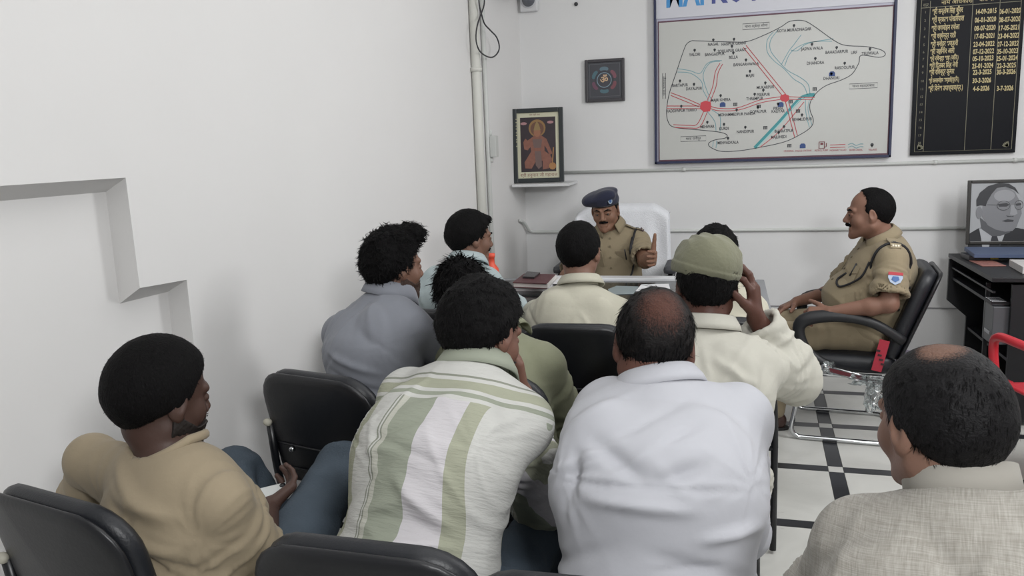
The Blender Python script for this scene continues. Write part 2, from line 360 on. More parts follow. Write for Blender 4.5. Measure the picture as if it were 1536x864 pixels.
def make_visitor_chair():
    root = empty('visitor_chair')
    m = MB(); cushion(m, 0.415, 0.38, 0.045, 0.11, 0.05, back_xf(), bend=0.55, puff=0.004); bk = m.build('backrest', M_LEA, root)
    m = MB(); cushion(m, 0.42, 0.385, 0.018, 0.11, 0.05, back_xf(-0.232, 0.523), bend=0.55); m.build('back_shell', M_LEA2, root)
    xf = back_xf(-0.232, 0.523)
    for zz in (0.05, 0.135):                 # raised ribs across the lower shell
        P = [xf(np.array([x, -0.011+0.55*x*x, zz+0.012*math.cos(x*7)])) for x in np.linspace(-0.18, 0.18, 13)]
        MB().tube(P, 0.0035, n=6).build('shell_seam', M_LEA2, root)
    for sx in (-1, 1):
        MB().lathe([(0.009, -0.006), (0.010, 0), (0.006, 0.007)], xf(np.array([sx*0.11, -0.014, 0.135])), axis=1, n=10).build('bolt', M_CHR, root)
    # seat
    m = MB(); R = np.array([[1, 0, 0], [0, 0, -1], [0, 1, 0]])
    cushion(m, 0.42, 0.42, 0.06, 0.06, 0.08, lambda p: np.array([p[0], p[2]-0.20, 0.445+p[1]*-1]), puff=0.008); m.build('seat', M_LEA, root)
    for sx in (-1, 1):
        x = sx*0.218
        P = rounded_path([xf(np.array([sx*0.203, 0.012, 0.20])), xf(np.array([sx*0.215, 0.0, 0.02])), (x, -0.205, 0.43), (x, -0.235, 0.012)], 0.06)
        MB().tube(P, 0.0125, n=10).build('leg', M_TUBE, root)
        MB().tube(rounded_path([(x, -0.21, 0.405), (x, 0.215, 0.405), (x, 0.235, 0.012)], 0.05), 0.0125, n=10).build('leg', M_TUBE, root)
        MB().tube([(x, -0.225, 0.16), (x, 0.23, 0.16)], 0.009, n=8).build('stretcher', M_TUBE, root)
        m = MB(); q_ = xf(np.array([sx*0.203, 0.004, 0.205])); m.lathe([(0.001, -0.013), (0.010, -0.010), (0.013, 0), (0.010, 0.010), (0.001, 0.013)], q_, axis=0, n=10); m.build('end_cap', M_CAPW, root)
    for y in (-0.21, 0.21): MB().tube([(-0.218, y, 0.40), (0.218, y, 0.40)], 0.010, n=8).build('crossbar', M_TUBE, root)
    MB().tube([(-0.218, -0.228, 0.10), (0.218, -0.228, 0.10)], 0.009, n=8).build('crossbar', M_TUBE, root)
    return root
def dup(root):
    r = root.copy(); COL.objects.link(r)
    for ch in list(root.children):
        c = ch.copy(); COL.objects.link(c); c.parent = r
        for g in list(ch.children):
            d = g.copy(); COL.objects.link(d); d.parent = c
    return r
vc0 = make_visitor_chair(); used = [False]
def place_chair(x, y, rdeg, label):
    o = vc0 if not used[0] else dup(vc0); used[0] = True
    o.location = (x, y, 0); o.rotation_euler = (0, 0, math.radians(rdeg)); tag(o, label, 'chair', 'black visitor chairs in rows'); return o
CHAIRS = [(-1.21, 1.50, -14, 'black padded visitor chair at the lower left corner under the beige T-shirt'),
 (-0.58, 1.44, -2, 'black visitor chair at the bottom of the photo behind the striped shirt'),
 (-0.19, 1.39, 0, 'black visitor chair whose top just shows below the plain white kurta'),
 (-1.10, 2.37, -14, 'black visitor chair with white caps beside the left wall, behind the grey polo'),
 (-0.67, 2.43, -4, 'black visitor chair under the seated man in the olive shirt'),
 (-0.14, 2.25, 0, 'black visitor chair under the man who holds his cap'),
 (-1.18, 3.30, -10, 'black visitor chair under the man in the pale mint shirt near the desk'),
 (-0.53, 3.08, 2, 'wide black visitor chair back right behind the cream shirt at the desk'),
 (-0.03, 3.24, -3, 'black visitor chair mostly hidden behind the capped man, its right legs on the tiles')]
for c in CHAIRS: place_chair(*c)
place_chair(0.32, 0.92, 8, 'black visitor chair under the man in the grey-beige kurta at lower right')

# ---- black leather chair with chrome sled base under the bareheaded officer
root = empty('cantilever_office_chair', (0.60, 4.43, 0), math.radians(84)); tag(root, 'black leather armchair with chrome sled base under the bareheaded officer', 'chair')
def bxf2(p): return Rx(math.radians(21)) @ p+np.array([0, -0.20, 0.43])
m = MB(); cushion(m, 0.50, 0.47, 0.07, 0.09, 0.05, bxf2, bend=0.35, puff=0.01); m.build('backrest', M_LEA, root)
m = MB(); cushion(m, 0.51, 0.48, 0.02, 0.09, 0.05, lambda p: bxf2(p+np.array([0, -0.045, -0.003])), bend=0.35); m.build('back_shell', M_LEA2, root)
for zz in (0.12, 0.24, 0.36): MB().tube([bxf2(np.array([x, 0.052+0.35*x*x, zz])) for x in np.linspace(-0.21, 0.21, 9)], 0.004, n=6).build('stitched_seam', M_LEA2, root)
m = MB(); cushion(m, 0.50, 0.46, 0.09, 0.08, 0.06, lambda p: np.array([p[0], p[2]-0.22, 0.41-p[1]]), puff=0.01); m.build('seat', M_LEA, root)
for sx in (-1, 1):
    x = sx*0.292
    P = smooth_path([bxf2(np.array([sx*0.26, 0, 0.12])), (x, -0.12, 0.625), (x, 0.0, 0.655), (x, 0.12, 0.655), (x, 0.205, 0.63), (x, 0.225, 0.575), (x, 0.19, 0.49), (x, 0.12, 0.43), (sx*0.27, 0.06, 0.40)], 4)
    rs = [0.023+0.010*math.exp(-((i/len(P)-0.45)/0.2)**2) for i in range(len(P))]
    MB().tube(P, rs, n=12).build('armrest', mat('black_arm_plastic', '1C1D20', rough=0.5), root)
X0 = 0.235
for sx in (-1, 1):
    MB().tube(rounded_path([(sx*X0, -0.16, 0.352), (sx*X0, 0.20, 0.352), (sx*X0, 0.262, 0.014), (sx*X0, -0.22, 0.014), (0, -0.22, 0.014)], 0.07, 7), 0.0125, n=12).build('sled_tube', M_CHR, root)
MB().tube([(-X0, 0.0, 0.35), (X0, 0.0, 0.35)], 0.011).build('crossbar', M_CHR, root)
m = MB(); m.lathe([(0.001, -0.02), (0.022, -0.018), (0.026, 0), (0.022, 0.018), (0.001, 0.02)], (X0*-1-0.04 if False else 0.29, 0.14, 0.385), axis=0, n=16)
m = MB(); m.lathe([(0.001, -0.02), (0.022, -0.018), (0.027, 0), (0.022, 0.018), (0.001, 0.02)], (0.315, 0.0, 0), axis=0, n=16); 
kn = None
for sx in (-1, 1):
    m = MB(); m.lathe([(0.001, -0.02), (0.020, -0.018), (0.026, 0), (0.020, 0.018), (0.001, 0.02)], (sx*0.30, 0.10, 0.405), axis=0, n=16); k = m.build('arm_bolt', M_CHR, root)
    m = MB(); m.tube([(sx*0.30, 0.10, 0.41), (sx*0.30, -0.13, 0.36)], 0.006); m.tube([(sx*0.30, 0.10, 0.385), (sx*0.30, -0.13, 0.335)], 0.006); m.build('arm_bracket', M_CHR, root)
    m = MB(); m.box((sx*0.30, -0.015, 0.372), (0.012, 0.23, 0.018), R=Rx(math.radians(12.5))); m.build('bracket_core', mat('dark_red_wrap', '5A1F28', rough=0.3), root)
m = MB(); m.box((-0.298, -0.145, 0.475), (0.006, 0.045, 0.155), R=Rx(math.radians(12))); rt = m.build('red_label', mat('red_sticker', 'A3283A', rough=0.4), root)
for i in range(4):
    MB().box((-0.302, -0.145-0.0035*(i-1.5)*2, 0.50-i*0.022), (0.002, 0.018, 0.010), R=Rx(math.radians(12))).build('print_mark', mat('dark_print', '3A1820', rough=0.5), rt)
random.seed(5)
def crumple(root, c, s, name, m, seed):
    rnd = np.random.RandomState(seed); N = 13; J = rnd.randn(N+1, N+1, 3)*0.12
    def f(u, v):
        i, j = int(round(u*N)), int(round(v*N)); return np.array(c)+np.array(s)*(np.array([0.35*math.sin(7*u+3*v), u-0.5, v-0.5])+J[i, j]*np.array([1.4, .5, .5]))
    MB().sheet(f, N, N, 0.0012, smooth=False).build(name, m, root)
M_FILM = mat('clear_plastic_film', 'E4EAEA', rough=0.12, trans=0.85, spec=0.6)
crumple(root, (-0.315, -0.10, 0.355), (0.04, 0.16, 0.05), 'plastic_wrap', M_FILM, 2)
crumple(root, (-0.325, -0.125, 0.275), (0.05, 0.08, 0.13), 'plastic_wrap', M_FILM, 3)
crumple(root, (-0.31, 0.10, 0.405), (0.03, 0.07, 0.06), 'plastic_wrap', M_FILM, 4)

# ---- officer's swivel chair under a white towel
M_TOWEL = mat('white_terry_towel', 'E9EBF0', rough=0.95, bump=0.5, bscale=160, sheen=0.3)
root = empty('executive_chair', (-0.66, 5.08, 0), math.radians(180)); tag(root, 'high-backed office chair draped in a white towel behind the desk', 'chair')
m = MB(); cushion(m, 0.50, 0.575, 0.09, 0.10, 0.06, lambda p: Rx(math.radians(10)) @ p+np.array([0, -0.26, 0.50]), bend=0.5, puff=0.012); m.build('backrest', M_LEA, root)
def towel(u, v):                                   # drapes over the top of the back, front and rear
    x = (u-0.5)*0.60; s_ = v*1.18
    wob = 0.010*math.sin(u*17+s_*4)+0.006*math.sin(u*31-s_*7)
    half = 0.52
    top = 1.09-0.30*max(0, abs(x)-0.20)**1.2*3
    if s_ < half: y, z = -0.335-0.10*0+0.05, top-(half-s_)*0.98; y = -0.315-(z-0.9)*0.18-0.075
    elif s_ < half+0.09: a = (s_-half)/0.09*math.pi; y = -0.36-(1.1-0.9)*0.18-0.0+0.058*(-math.cos(a)); z = top+0.02*math.sin(a); y -= 0.0
    else: z = top-(s_-half-0.09)*0.98; y = -0.315-(z-0.9)*0.18+0.05
    flare = 1+0.12*max(0, (top-z))
    return np.array([x*flare, y+0.5*x*x+wob*min(1, (top-z)*5), z])
MB().sheet(towel, 36, 50, 0.006).build('towel', M_TOWEL, root)
m = MB(); cushion(m, 0.52, 0.48, 0.09, 0.08, 0.06, lambda p: np.array([p[0], p[2]-0.24, 0.46-p[1]]), puff=0.01); m.build('seat', M_LEA, root)
for sx in (-1, 1):
    x = sx*0.335
    MB().tube(rounded_path([(x*0.85, -0.27, 0.50), (x, -0.22, 0.70), (x, 0.17, 0.72), (x, 0.17, 0.46), (x*.8, 0.1, 0.43)], 0.07), 0.018, n=10).build('arm_frame', M_LEA2, root)
    m = MB(); m.box((x, 0.02, 0.755), (0.075, 0.32, 0.045), bev=0.018); m.build('arm_pad', mat('charcoal_arm_pad', '45464A', rough=0.6), root)
m = MB(); m.lathe([(0.035, 0.10), (0.035, 0.2), (0.025, 0.2), (0.025, 0.42)], n=14); m.build('gas_column', M_CHR, root)
for k in range(5):
    a = math.radians(90+72*k); e = np.array([0.29*math.cos(a), 0.29*math.sin(a), 0.065])
    MB().tube([(0, 0, 0.11), e], [0.028, 0.018], n=8).build('base_arm', M_LEA2, root)
    MB().lathe([(0.001, -0.022), (0.026, -0.02), (0.028, 0), (0.026, 0.02), (0.001, 0.022)], (e[0], e[1], 0.029), axis=0, n=14).build('caster', M_TUBE, root)

# ---- main desk
M_DK = mat('dark_desk_glass', '23282A', rough=0.12, spec=0.6)
M_GP = mat('grey_desk_panel', '8D8F93', rough=0.5)
root = empty('office_desk', (-0.66, 4.14, 0)); tag(root, 'wide desk with dark glass top and white back ledge before the officer in the beret', 'desk')
DX0, DX1, DY0, DY1 = -0.74, 0.86, -0.38, 0.50
MB().box(((DX0+DX1)/2, (DY0+DY1)/2, 0.735), (DX1-DX0, DY1-DY0, 0.03), bev=0.004).build('desktop', M_GP, root)
MB().box(((DX0+DX1)/2+0.03, (DY0+DY1)/2-0.03, 0.7535), (DX1-DX0-0.14, DY1-DY0-0.14, 0.006), bev=0.002).build('glass_sheet', M_DK, root)
MB().box((0.12, DY1-0.045, 0.760), (1.24, 0.085, 0.018), bev=0.004).build('back_ledge', mat('white_laminate', 'E2E3E6', rough=0.4), root)
MB().box(((DX0+DX1)/2, DY0+0.06, 0.40), (DX1-DX0-0.1, 0.02, 0.62)).build('modesty_panel', M_GP, root)
for x in (DX0+0.04, DX1-0.04): MB().box((x, (DY0+DY1)/2, 0.36), (0.03, DY1-DY0-0.06, 0.72)).build('side_panel', M_GP, root)
DT = 0.7575
def prism(name, pts, z, th, m, parent=None):
    n = len(pts); V = [(x, y, z) for x, y in pts]+[(x, y, z+th) for x, y in pts]
    F = [tuple(range(n))[::-1], tuple(range(n, 2*n))]+[(i, (i+1) % n, (i+1) % n+n, i+n) for i in range(n)]
    return MB().add(V, F).build(name, m, parent)
M_PAPER = mat('white_paper', 'E8E8EA', rough=0.8)
def quadz(P, z): return [tuple(atz(x, y, z)[:2]) for x, y in P]
o = prism('paper_stack', quadz([(772, 437), (823, 437), (838, 421), (790, 421)], DT), DT, 0.018, M_PAPER); tag(o, 'white paper stack under the brown diary on the desk', 'papers')
for k in range(3): prism('sheet', [(x+0.002*k, y-0.003*k) for x, y in quadz([(773, 437), (822, 437), (837, 422), (791, 422)], DT)], DT+0.0185+k*0.0012, 0.001, mat('paper_edge', 'D9D6D2', rough=0.8), o)
zd = DT+0.0235
root = empty('brown_diary'); tag(root, 'maroon leather diary lying on papers at the left end of the desk', 'book')
Q = quadz([(769, 423), (820, 425), (833, 411), (786, 410)], zd+0.03)
prism('page_block', [(x+0.004, y+0.004) for x, y in Q], zd+0.003, 0.022, mat('paper_edge', 'D9D6D2', rough=0.8), root)
for z_ in (zd, zd+0.025): prism('cover', Q, z_, 0.004, mat('maroon_leather', '5A3438', rough=0.5, bump=0.2, bscale=90), root)
o = prism('mobile_phone', quadz([(784, 414.5), (801, 415.5), (810, 408.5), (791, 407)], zd+0.04), zd+0.030, 0.010, mat('dark_phone', '3A3639', rough=0.25)); tag(o, 'dark flat phone lying on the maroon diary', 'phone')
def flatpaper(px, label, m=M_PAPER, z=DT+0.0005, th=0.0015, name='paper_sheet'):
    o = prism(name, quadz(px, z), z, th, m); tag(o, label, 'paper'); return o
flatpaper([(829, 426), (836, 416.5), (872, 417), (862, 426)], 'white paper on the desk left of the cream shirt man\'s head', z=DT+0.0175)
flatpaper([(953, 437), (962, 427), (1003, 426), (1006, 436)], 'white paper sheet on the desk right of the cream shirt')
flatpaper([(912, 434), (925, 429), (958, 430), (950, 441), (915, 442)], 'grey-green blotter sheet on the dark desk glass', m=mat('grey_green_blotter', '8C979A', rough=0.5), name='blotter')
c = atz(776, 431, DT+0.01); 
# orange thing behind the mint man's chin : a small orange cloth on the desk corner
mb = MB(); cc = at(739, 398, 4.0)
def cl(u, v): return np.array([cc[0]-0.035+0.07*v+0.008*math.sin(9*u), cc[1]+0.012*math.sin(8*v+4*u), 0.752+0.235*u-0.02*v*u])
mb.lathe([(0.036, 0.0), (0.040, 0.01), (0.040, 0.12), (0.034, 0.16), (0.016, 0.185), (0.015, 0.215), (0.019, 0.217), (0.019, 0.237), (0.001, 0.239)], (cc[0]-0.005, cc[1], 0.751), n=20)
o = mb.build('orange_bottle', mat('orange_plastic', 'E0573F', rough=0.45)); tag(o, 'bright orange bottle on the desk just past the mint shirt man\'s chin', 'bottle')

# ---- black computer desk on the right with its clutter
M_BW = mat('black_wood', '15161A', rough=0.45, bump=0.05, bscale=40)
RX, RY0, RY1, RZ = 1.295, 4.56, 5.43, 0.78
root = empty('computer_desk', (RX, RY0, 0)); tag(root, 'black computer desk with side shelf at the right edge, below the portrait', 'desk')
W2 = 0.95; D2 = RY1-RY0
MB().box((W2/2, D2/2, RZ-0.012), (W2, D2, 0.024), bev=0.003).build('desktop', M_BW, root)
MB().box((0.10+W2/2-0.05, 0.03, 0.38), (W2-0.1, 0.02, 0.72)).build('near_panel', M_BW, root)
n_ = [(0.0, RZ-0.03), (0.0, 0.50), (0.11, 0.40), (0.11, 0.0), (W2, 0.0), (W2, RZ-0.03)]
V = [(x, D2-0.03, z) for x, z in n_]+[(x, D2-0.01, z) for x, z in n_]; k = len(n_)
MB().add(V, [tuple(range(k)), tuple(range(2*k-1, k-1, -1))]+[(i, (i+1) % k, (i+1) % k+k, i+k) for i in range(k)]).build('far_panel', M_BW, root)
MB().box((0.24, D2/2+.02, 0.635), (0.44, D2-0.1, 0.016)).build('keyboard_shelf', M_BW, root)
MB().box((0.02, D2/2, 0.70), (0.012, D2-0.06, 0.010)).build('shelf_lip', M_BW, root)
MB().box((0.30, D2/2+.02, 0.33), (0.36, D2-0.1, 0.016)).build('lower_shelf', M_BW, root)
MB().box((0.6, D2/2, 0.37), (0.02, D2-0.08, 0.72)).build('inner_panel', M_BW, root)
MB().box((0.04, 0.20, 0.52), (0.02, 0.015, 0.40)).build('divider', M_BW, root)
m = MB(); m.box((RX+0.13, RY0+0.14, 0.52), (0.20, 0.17, 0.20), bev=0.006); pc = m.build('printer', mat('silver_grey_case', '5E6064', rough=0.35, metal=0.3)); tag(pc, 'silver-grey device boxed inside the black desk\'s open side', 'printer')
for i in range(4): MB().box((RX+0.06+0.0*i, RY0+0.08+0.035*i, 0.635), (0.07, 0.018, 0.022), bev=0.004).build('tray_slot', mat('bright_silver', 'A9AAAE', rough=0.25, metal=0.8), pc)
MB().box((RX+0.028, RY0+0.13, 0.475), (0.006, 0.09, 0.02), bev=0.002).build('latch', mat('bright_silver', 'A9AAAE'), pc)
M_BLUE = mat('blue_folder', '4F5D7A', rough=0.55); M_BLUE2 = mat('pale_blue_folder', '6F7B92', rough=0.55); M_GRN = mat('pale_green_file', 'A9BBAC', rough=0.6)
def slab(name, c, d, rz, m, label=None, cat='folder', parent=None, group=None, bev=0.0015):
    mb = MB(); mb.box((0, 0, d[2]/2), d, bev=bev); o = mb.build(name, m, parent); o.location = c; o.rotation_euler = (0, 0, math.radians(rz))
    if label: tag(o, label, cat, group)
    return o
slab('card_leaflet', (RX+0.10, RY0+0.46, RZ+0.001), (0.12, 0.2, 0.004), 4, mat('red_white_print', '9A6A62', rough=0.5, var=0.5, vscale=60), 'small red and white printed card at the left edge of the black desk', 'card')
b = slab('black_book', (RX+0.13, RY0+0.64, RZ+0.001), (0.2, 0.15, 0.028), 3, mat('black_cover', '1E1E22', rough=0.4), 'black book with a yellow mark beneath the blue folder', 'book')
MB().box((0.03, -0.077, 0.014), (0.04, 0.002, 0.010)).build('yellow_mark', mat('yellow_print', 'C9B23A', rough=0.5), b)
s_ = slab('paper_bundle', (RX+0.24, RY0+0.24, RZ+0.001), (0.13, 0.26, 0.036), -3, mat('paper_bundle_white', 'C9C7C6', rough=0.7, var=0.15, vscale=80), 'bundle of loose white papers on the black desk, left of the green file', 'papers')
slab('green_file', (RX+0.52, RY0+0.20, RZ+0.001), (0.40, 0.30, 0.022), 2, M_GRN, 'pale green file lying on the near edge of the black desk', 'folder')
slab('blue_folder', (RX+0.50, RY0+0.28, RZ+0.026), (0.42, 0.28, 0.016), 4, M_BLUE2, 'pale blue folder lying on the green file', 'folder')
o = slab('blue_folder', (RX+0.36, RY0+0.62, RZ+0.030), (0.62, 0.24, 0.022), -2, M_BLUE, 'large blue folder at the foot of the portrait', 'folder')
o.rotation_euler[0] = math.radians(2)

# ---- red plastic chair at the right edge
M_RED = mat('red_moulded_plastic', 'BC2F3A', rough=0.32, spec=0.5)
root = empty('plastic_chair', (1.42, 3.72, 0), math.radians(12)); tag(root, 'red moulded plastic chair cut off by the right edge of the photo', 'chair')
RC = root
def rback(u, v):
    x = (u-0.5)*(0.44+0.05*v); z = 0.44+0.44*v-0.05*(2*u-1)**4*v; return np.array([x, -0.20-0.10*v+0.30*x*x, z])
mb = MB()
for (u0, u1, v0, v1) in ((0, 0.16, 0, 1), (0.84, 1, 0, 1), (0.16, 0.84, 0.86, 1), (0.16, 0.84, 0.0, 0.12)):
    mb.sheet(lambda u, v: rback(u0+(u1-u0)*u, v0+(v1-v0)*v), 8, 10, 0.012)
mb.build('backrest', M_RED, root)
for k in range(4):
    u0 = 0.22+k*0.15; mb = MB(); mb.sheet(lambda u, v: rback(u0+0.10*u, 0.10+0.78*v), 3, 8, 0.010); mb.build('back_slat', M_RED, root)
mb = MB(); mb.sheet(lambda u, v: np.array([(u-0.5)*(0.44+0.04*v), -0.20+0.43*v, 0.44-0.02*math.sin(math.pi*u)*math.sin(math.pi*v)-0.05*max(0, v-0.88)**1*4]), 12, 14, 0.012); mb.build('seat', M_RED, root)
for sx in (-1, 1):
    for sy, yy in ((-1, -0.20), (1, 0.20)):
        MB().tube([(sx*0.20, yy, 0.44), (sx*0.245, yy*1.2, 0.0)], [0.028, 0.020], n=8).build('leg', M_RED, root)
    P = smooth_path([rback(0.5+sx*0.48, 0.5), np.array([sx*0.265, 0.0, 0.655]), np.array([sx*0.265, 0.17, 0.645]), np.array([sx*0.25, 0.23, 0.58]), np.array([sx*0.24, 0.215, 0.44])], 5)
    MB().tube(P, 0.02, n=8, flat=1.0).build('armrest', M_RED, root)
# ------------------------------------------------------------------ things on the walls
TXT = []
def text(s, size, x, z, y, key, align='CENTER', rot=0.0, sx=1.0, shear=0.0, ext=0.0):
    TXT.append((s, size, x, z, y, key, align, rot, sx, ext))
def flush_text(mats, parent_of):
    objs = []
    for (s, size, x, z, y, key, al, rot, sx, ext) in TXT:
        cu = bpy.data.curves.new('t', 'FONT'); cu.body = s; cu.size = size; cu.align_x = al; cu.align_y = 'CENTER'; cu.resolution_u = 2; cu.offset = ext
        o = bpy.data.objects.new('t', cu); COL.objects.link(o); objs.append(o)
    bpy.context.view_layer.update(); dg = bpy.context.evaluated_depsgraph_get(); made = []
    for o, (s, size, x, z, y, key, al, rot, sx, ext) in zip(objs, TXT):
        me = o.evaluated_get(dg).to_mesh(); mb = MB(); c, s_ = math.cos(rot), math.sin(rot)
        V = [(x+(v.co.x*sx*c-v.co.y*s_), y, z+(v.co.x*sx*s_+v.co.y*c)) for v in me.vertices]
        if len(V): mb.add(V, [tuple(p.vertices) for p in me.polygons])
        o.evaluated_get(dg).to_mesh_clear()
        if len(V): made.append(mb.build(key[1], mats[key[0]], parent_of[key[0]], fix=False))
    for o in objs: cu = o.data; bpy.data.objects.remove(o); bpy.data.curves.remove(cu)
    TXT.clear(); return made
def ribbon(mb, pts, wd, y, closed=False):
    P = [np.array(p, float) for p in pts]; n = len(P); L = []; R = []
    for i in range(n):
        a = P[i-1] if (i > 0 or closed) else P[i]; b = P[(i+1) % n] if (i < n-1 or closed) else P[i]
        t = b-a; t /= (np.linalg.norm(t)+1e-9); nn = np.array([-t[1], t[0]])
        L.append(P[i]+nn*wd/2); R.append(P[i]-nn*wd/2)
    V = [(p[0], y, p[1]) for p in L]+[(p[0], y, p[1]) for p in R]
    mb.add(V, [(i, (i+1) % n, (i+1) % n+n, i+n) for i in range(n if closed else n-1)])
def blob(mb, pts, y): mb.add([(p[0], y, p[1]) for p in pts], [tuple(range(len(pts)))])
def ell2(cx, cz, rx, rz, n=24, rot=0.0):
    c, s = math.cos(rot), math.sin(rot)
    return [(cx+rx*math.cos(a)*c-rz*math.sin(a)*s, cz+rx*math.cos(a)*s+rz*math.sin(a)*c) for a in [2*math.pi*k/n for k in range(n)]]
# ---- district map board
MY = WD-0.035
def mp(px, py): p = at(px, py, MY-0.003); return (p[0], p[2])
x0, x1 = mp(981.5, 130)[0], mp(1341, 120)[0]; zb = mp(1160, 241)[1]; zt = zb+1.42
M_PRINT = mat('map_print_grey', 'BDBEBA', rough=0.35); M_NAVY = mat('navy_frame', '23294A', rough=0.5); M_LILAC = mat('lilac_border', 'B9B8C9', rough=0.4)
root = MB().box(((x0+x1)/2, (MY+WD)/2+0.002, (zb+zt)/2), (x1-x0, WD-MY-0.006, zt-zb)).build('map_board', M_LILAC); tag(root, 'large printed district map board with navy frame on the back wall', 'map')
bw = 0.016
for c, d in (((x0+bw/2, MY-0.002, (zb+zt)/2), (bw, 0.03, zt-zb)), ((x1-bw/2, MY-0.002, (zb+zt)/2), (bw, 0.03, zt-zb)), (((x0+x1)/2, MY-0.002, zb+bw/2), (x1-x0, 0.03, bw)), (((x0+x1)/2, MY-0.002, zt-bw/2), (x1-x0, 0.03, bw))):
    MB().box(c, d, bev=0.003).build('frame_bar', M_NAVY, root)
Y1, Y2, Y3, Y4 = MY-0.0032, MY-0.0038, MY-0.0044, MY-0.0050
tl = mp(990, 33); br = mp(1331, 232); bl = mp(989, 240)
PX0, PX1, PZ0, PZ1 = bl[0], br[0], (bl[1]+br[1])/2, mp(1160, 21)[1]
mb = MB(); blob(mb, [(PX0, PZ0), (PX1, PZ0), (PX1, PZ1), (PX0, PZ1)], Y1); mb.build('map_sheet', M_PRINT, root)
hz = MB(); blob(hz, [(PX0-0.02, PZ1+0.02), (PX1+0.02, PZ1+0.02), (PX1+0.02, zt-0.04), (PX0-0.02, zt-0.04)], Y1); hz.build('title_strip', mat('title_white', 'C9CAD2', rough=0.35), root)
mb = MB(); ribbon(mb, [(PX0, PZ0), (PX1, PZ0), (PX1, PZ1), (PX0, PZ1)], 0.011, Y2, True); mb.build('border_line', mat('maroon_line', '5C3A48', rough=0.5), root)
C_ = lambda L: smooth_path([mp(*p) for p in L], 5)
def shapes(name, m, lst, wd, yy):
    mb = MB()
    for L, cl in lst:
        ribbon(mb, C_(L), wd, yy, cl)
    return mb.build(name, m, root)
out = [(1038, 61), (1100, 63), (1122, 62), (1150, 51), (1172, 40), (1185, 32), (1205, 31), (1222, 40), (1250, 60), (1268, 68), (1300, 70), (1322, 75), (1328, 82), (1318, 86), (1292, 83), (1288, 95), (1278, 111), (1262, 120), (1240, 128), (1226, 138), (1216, 152), (1215, 165), (1220, 180), (1216, 191), (1200, 202), (1176, 213), (1140, 221), (1110, 226), (1082, 227), (1066, 221), (1063, 215), (1072, 210), (1088, 207), (1090, 202), (1078, 198), (1050, 195), (1012, 191), (1002, 182), (1000, 165), (1004, 140), (1014, 110), (1024, 80), (1030, 66), (1038, 61)]
shapes('district_outline', mat('outline_ink', '3D3F44', rough=0.5), [(out, False)], 0.0048, Y2)
M_RIV = mat('river_ink', '6F9DA6', rough=0.5); M_ROAD = mat('road_ink', 'B5484F', rough=0.5); M_CAN = mat('canal_teal', '3E9196', rough=0.5)
shapes('river_lines', M_RIV, [([(1160, 48), (1151, 60), (1151, 78), (1162, 92), (1176, 103), (1190, 118), (1205, 128), (1211, 142)], False), ([(1168, 44), (1156, 60), (1156, 76), (1168, 92), (1182, 106), (1200, 116), (1212, 126), (1215, 141)], False),
 ([(1172, 97), (1183, 77), (1190, 68), (1202, 52)], False), ([(1177, 99), (1186, 79), (1206, 66), (1228, 62), (1248, 62)], False), ([(1186, 75), (1196, 76), (1212, 65), (1250, 58)], False),
 ([(1017, 103), (1035, 106), (1050, 110), (1060, 96), (1072, 91), (1083, 91)], False), ([(1016, 108), (1036, 110), (1052, 122), (1055, 136), (1064, 152)], False), ([(1080, 92), (1066, 94), (1057, 105), (1055, 118), (1062, 140), (1068, 150)], False),
 ([(1060, 166), (1072, 182), (1074, 196)], False), ([(1068, 165), (1080, 175), (1080, 197)], False), ([(1208, 148), (1209, 170), (1214, 191)], False), ([(1214, 150), (1212, 165), (1218, 188)], False), ([(1070, 212), (1069, 221)], False), ([(1075, 211), (1074, 222)], False)], 0.0042, Y2)
shapes('canal', M_CAN, [([(1222, 142), (1208, 144), (1196, 152), (1170, 182), (1132, 222)], False)], 0.022, Y2)
shapes('canal_middle', mat('canal_light', '9CCBCB', rough=0.5), [([(1206, 146), (1196, 154), (1172, 183), (1136, 221)], False)], 0.006, Y3)
shapes('road_lines', M_ROAD, [([(1115, 71), (1173, 143)], False), ([(1119, 68), (1179, 142)], False), ([(1062, 157), (1075, 162), (1105, 162), (1140, 150), (1172, 145)], False), ([(1064, 162), (1078, 166), (1108, 165), (1142, 154), (1172, 149)], False),
 ([(1182, 145), (1205, 146), (1222, 146)], False), ([(1182, 149), (1205, 149), (1220, 149)], False), ([(1060, 153), (1069, 130), (1073, 108), (1080, 95)], False), ([(1065, 153), (1074, 130), (1077, 110), (1084, 96)], False),
 ([(1006, 139), (1030, 148), (1050, 157)], False), ([(1006, 143), (1028, 152), (1048, 160)], False), ([(1000, 159), (1052, 159)], False), ([(1000, 163), (1052, 163)], False), ([(1056, 166), (1046, 186), (1034, 188), (1010, 187)], False), ([(1061, 168), (1050, 190), (1034, 192), (1012, 191)], False),
 ([(1178, 152), (1192, 206)], False), ([(1183, 152), (1196, 203)], False), ([(1206, 153), (1170, 196), (1140, 221)], False)], 0.0048, Y3)
mb = MB(); blob(mb, [mp(*p) for p in ((1051, 154), (1058, 151), (1066, 153), (1067, 160), (1065, 167), (1056, 168), (1050, 163))], Y4); blob(mb, [mp(*p) for p in ((1171, 143), (1177, 141), (1183, 143), (1184, 149), (1180, 153), (1173, 152), (1170, 148))], Y4); mb.build('town_marks', mat('red_town', 'C4404A', rough=0.5), root)
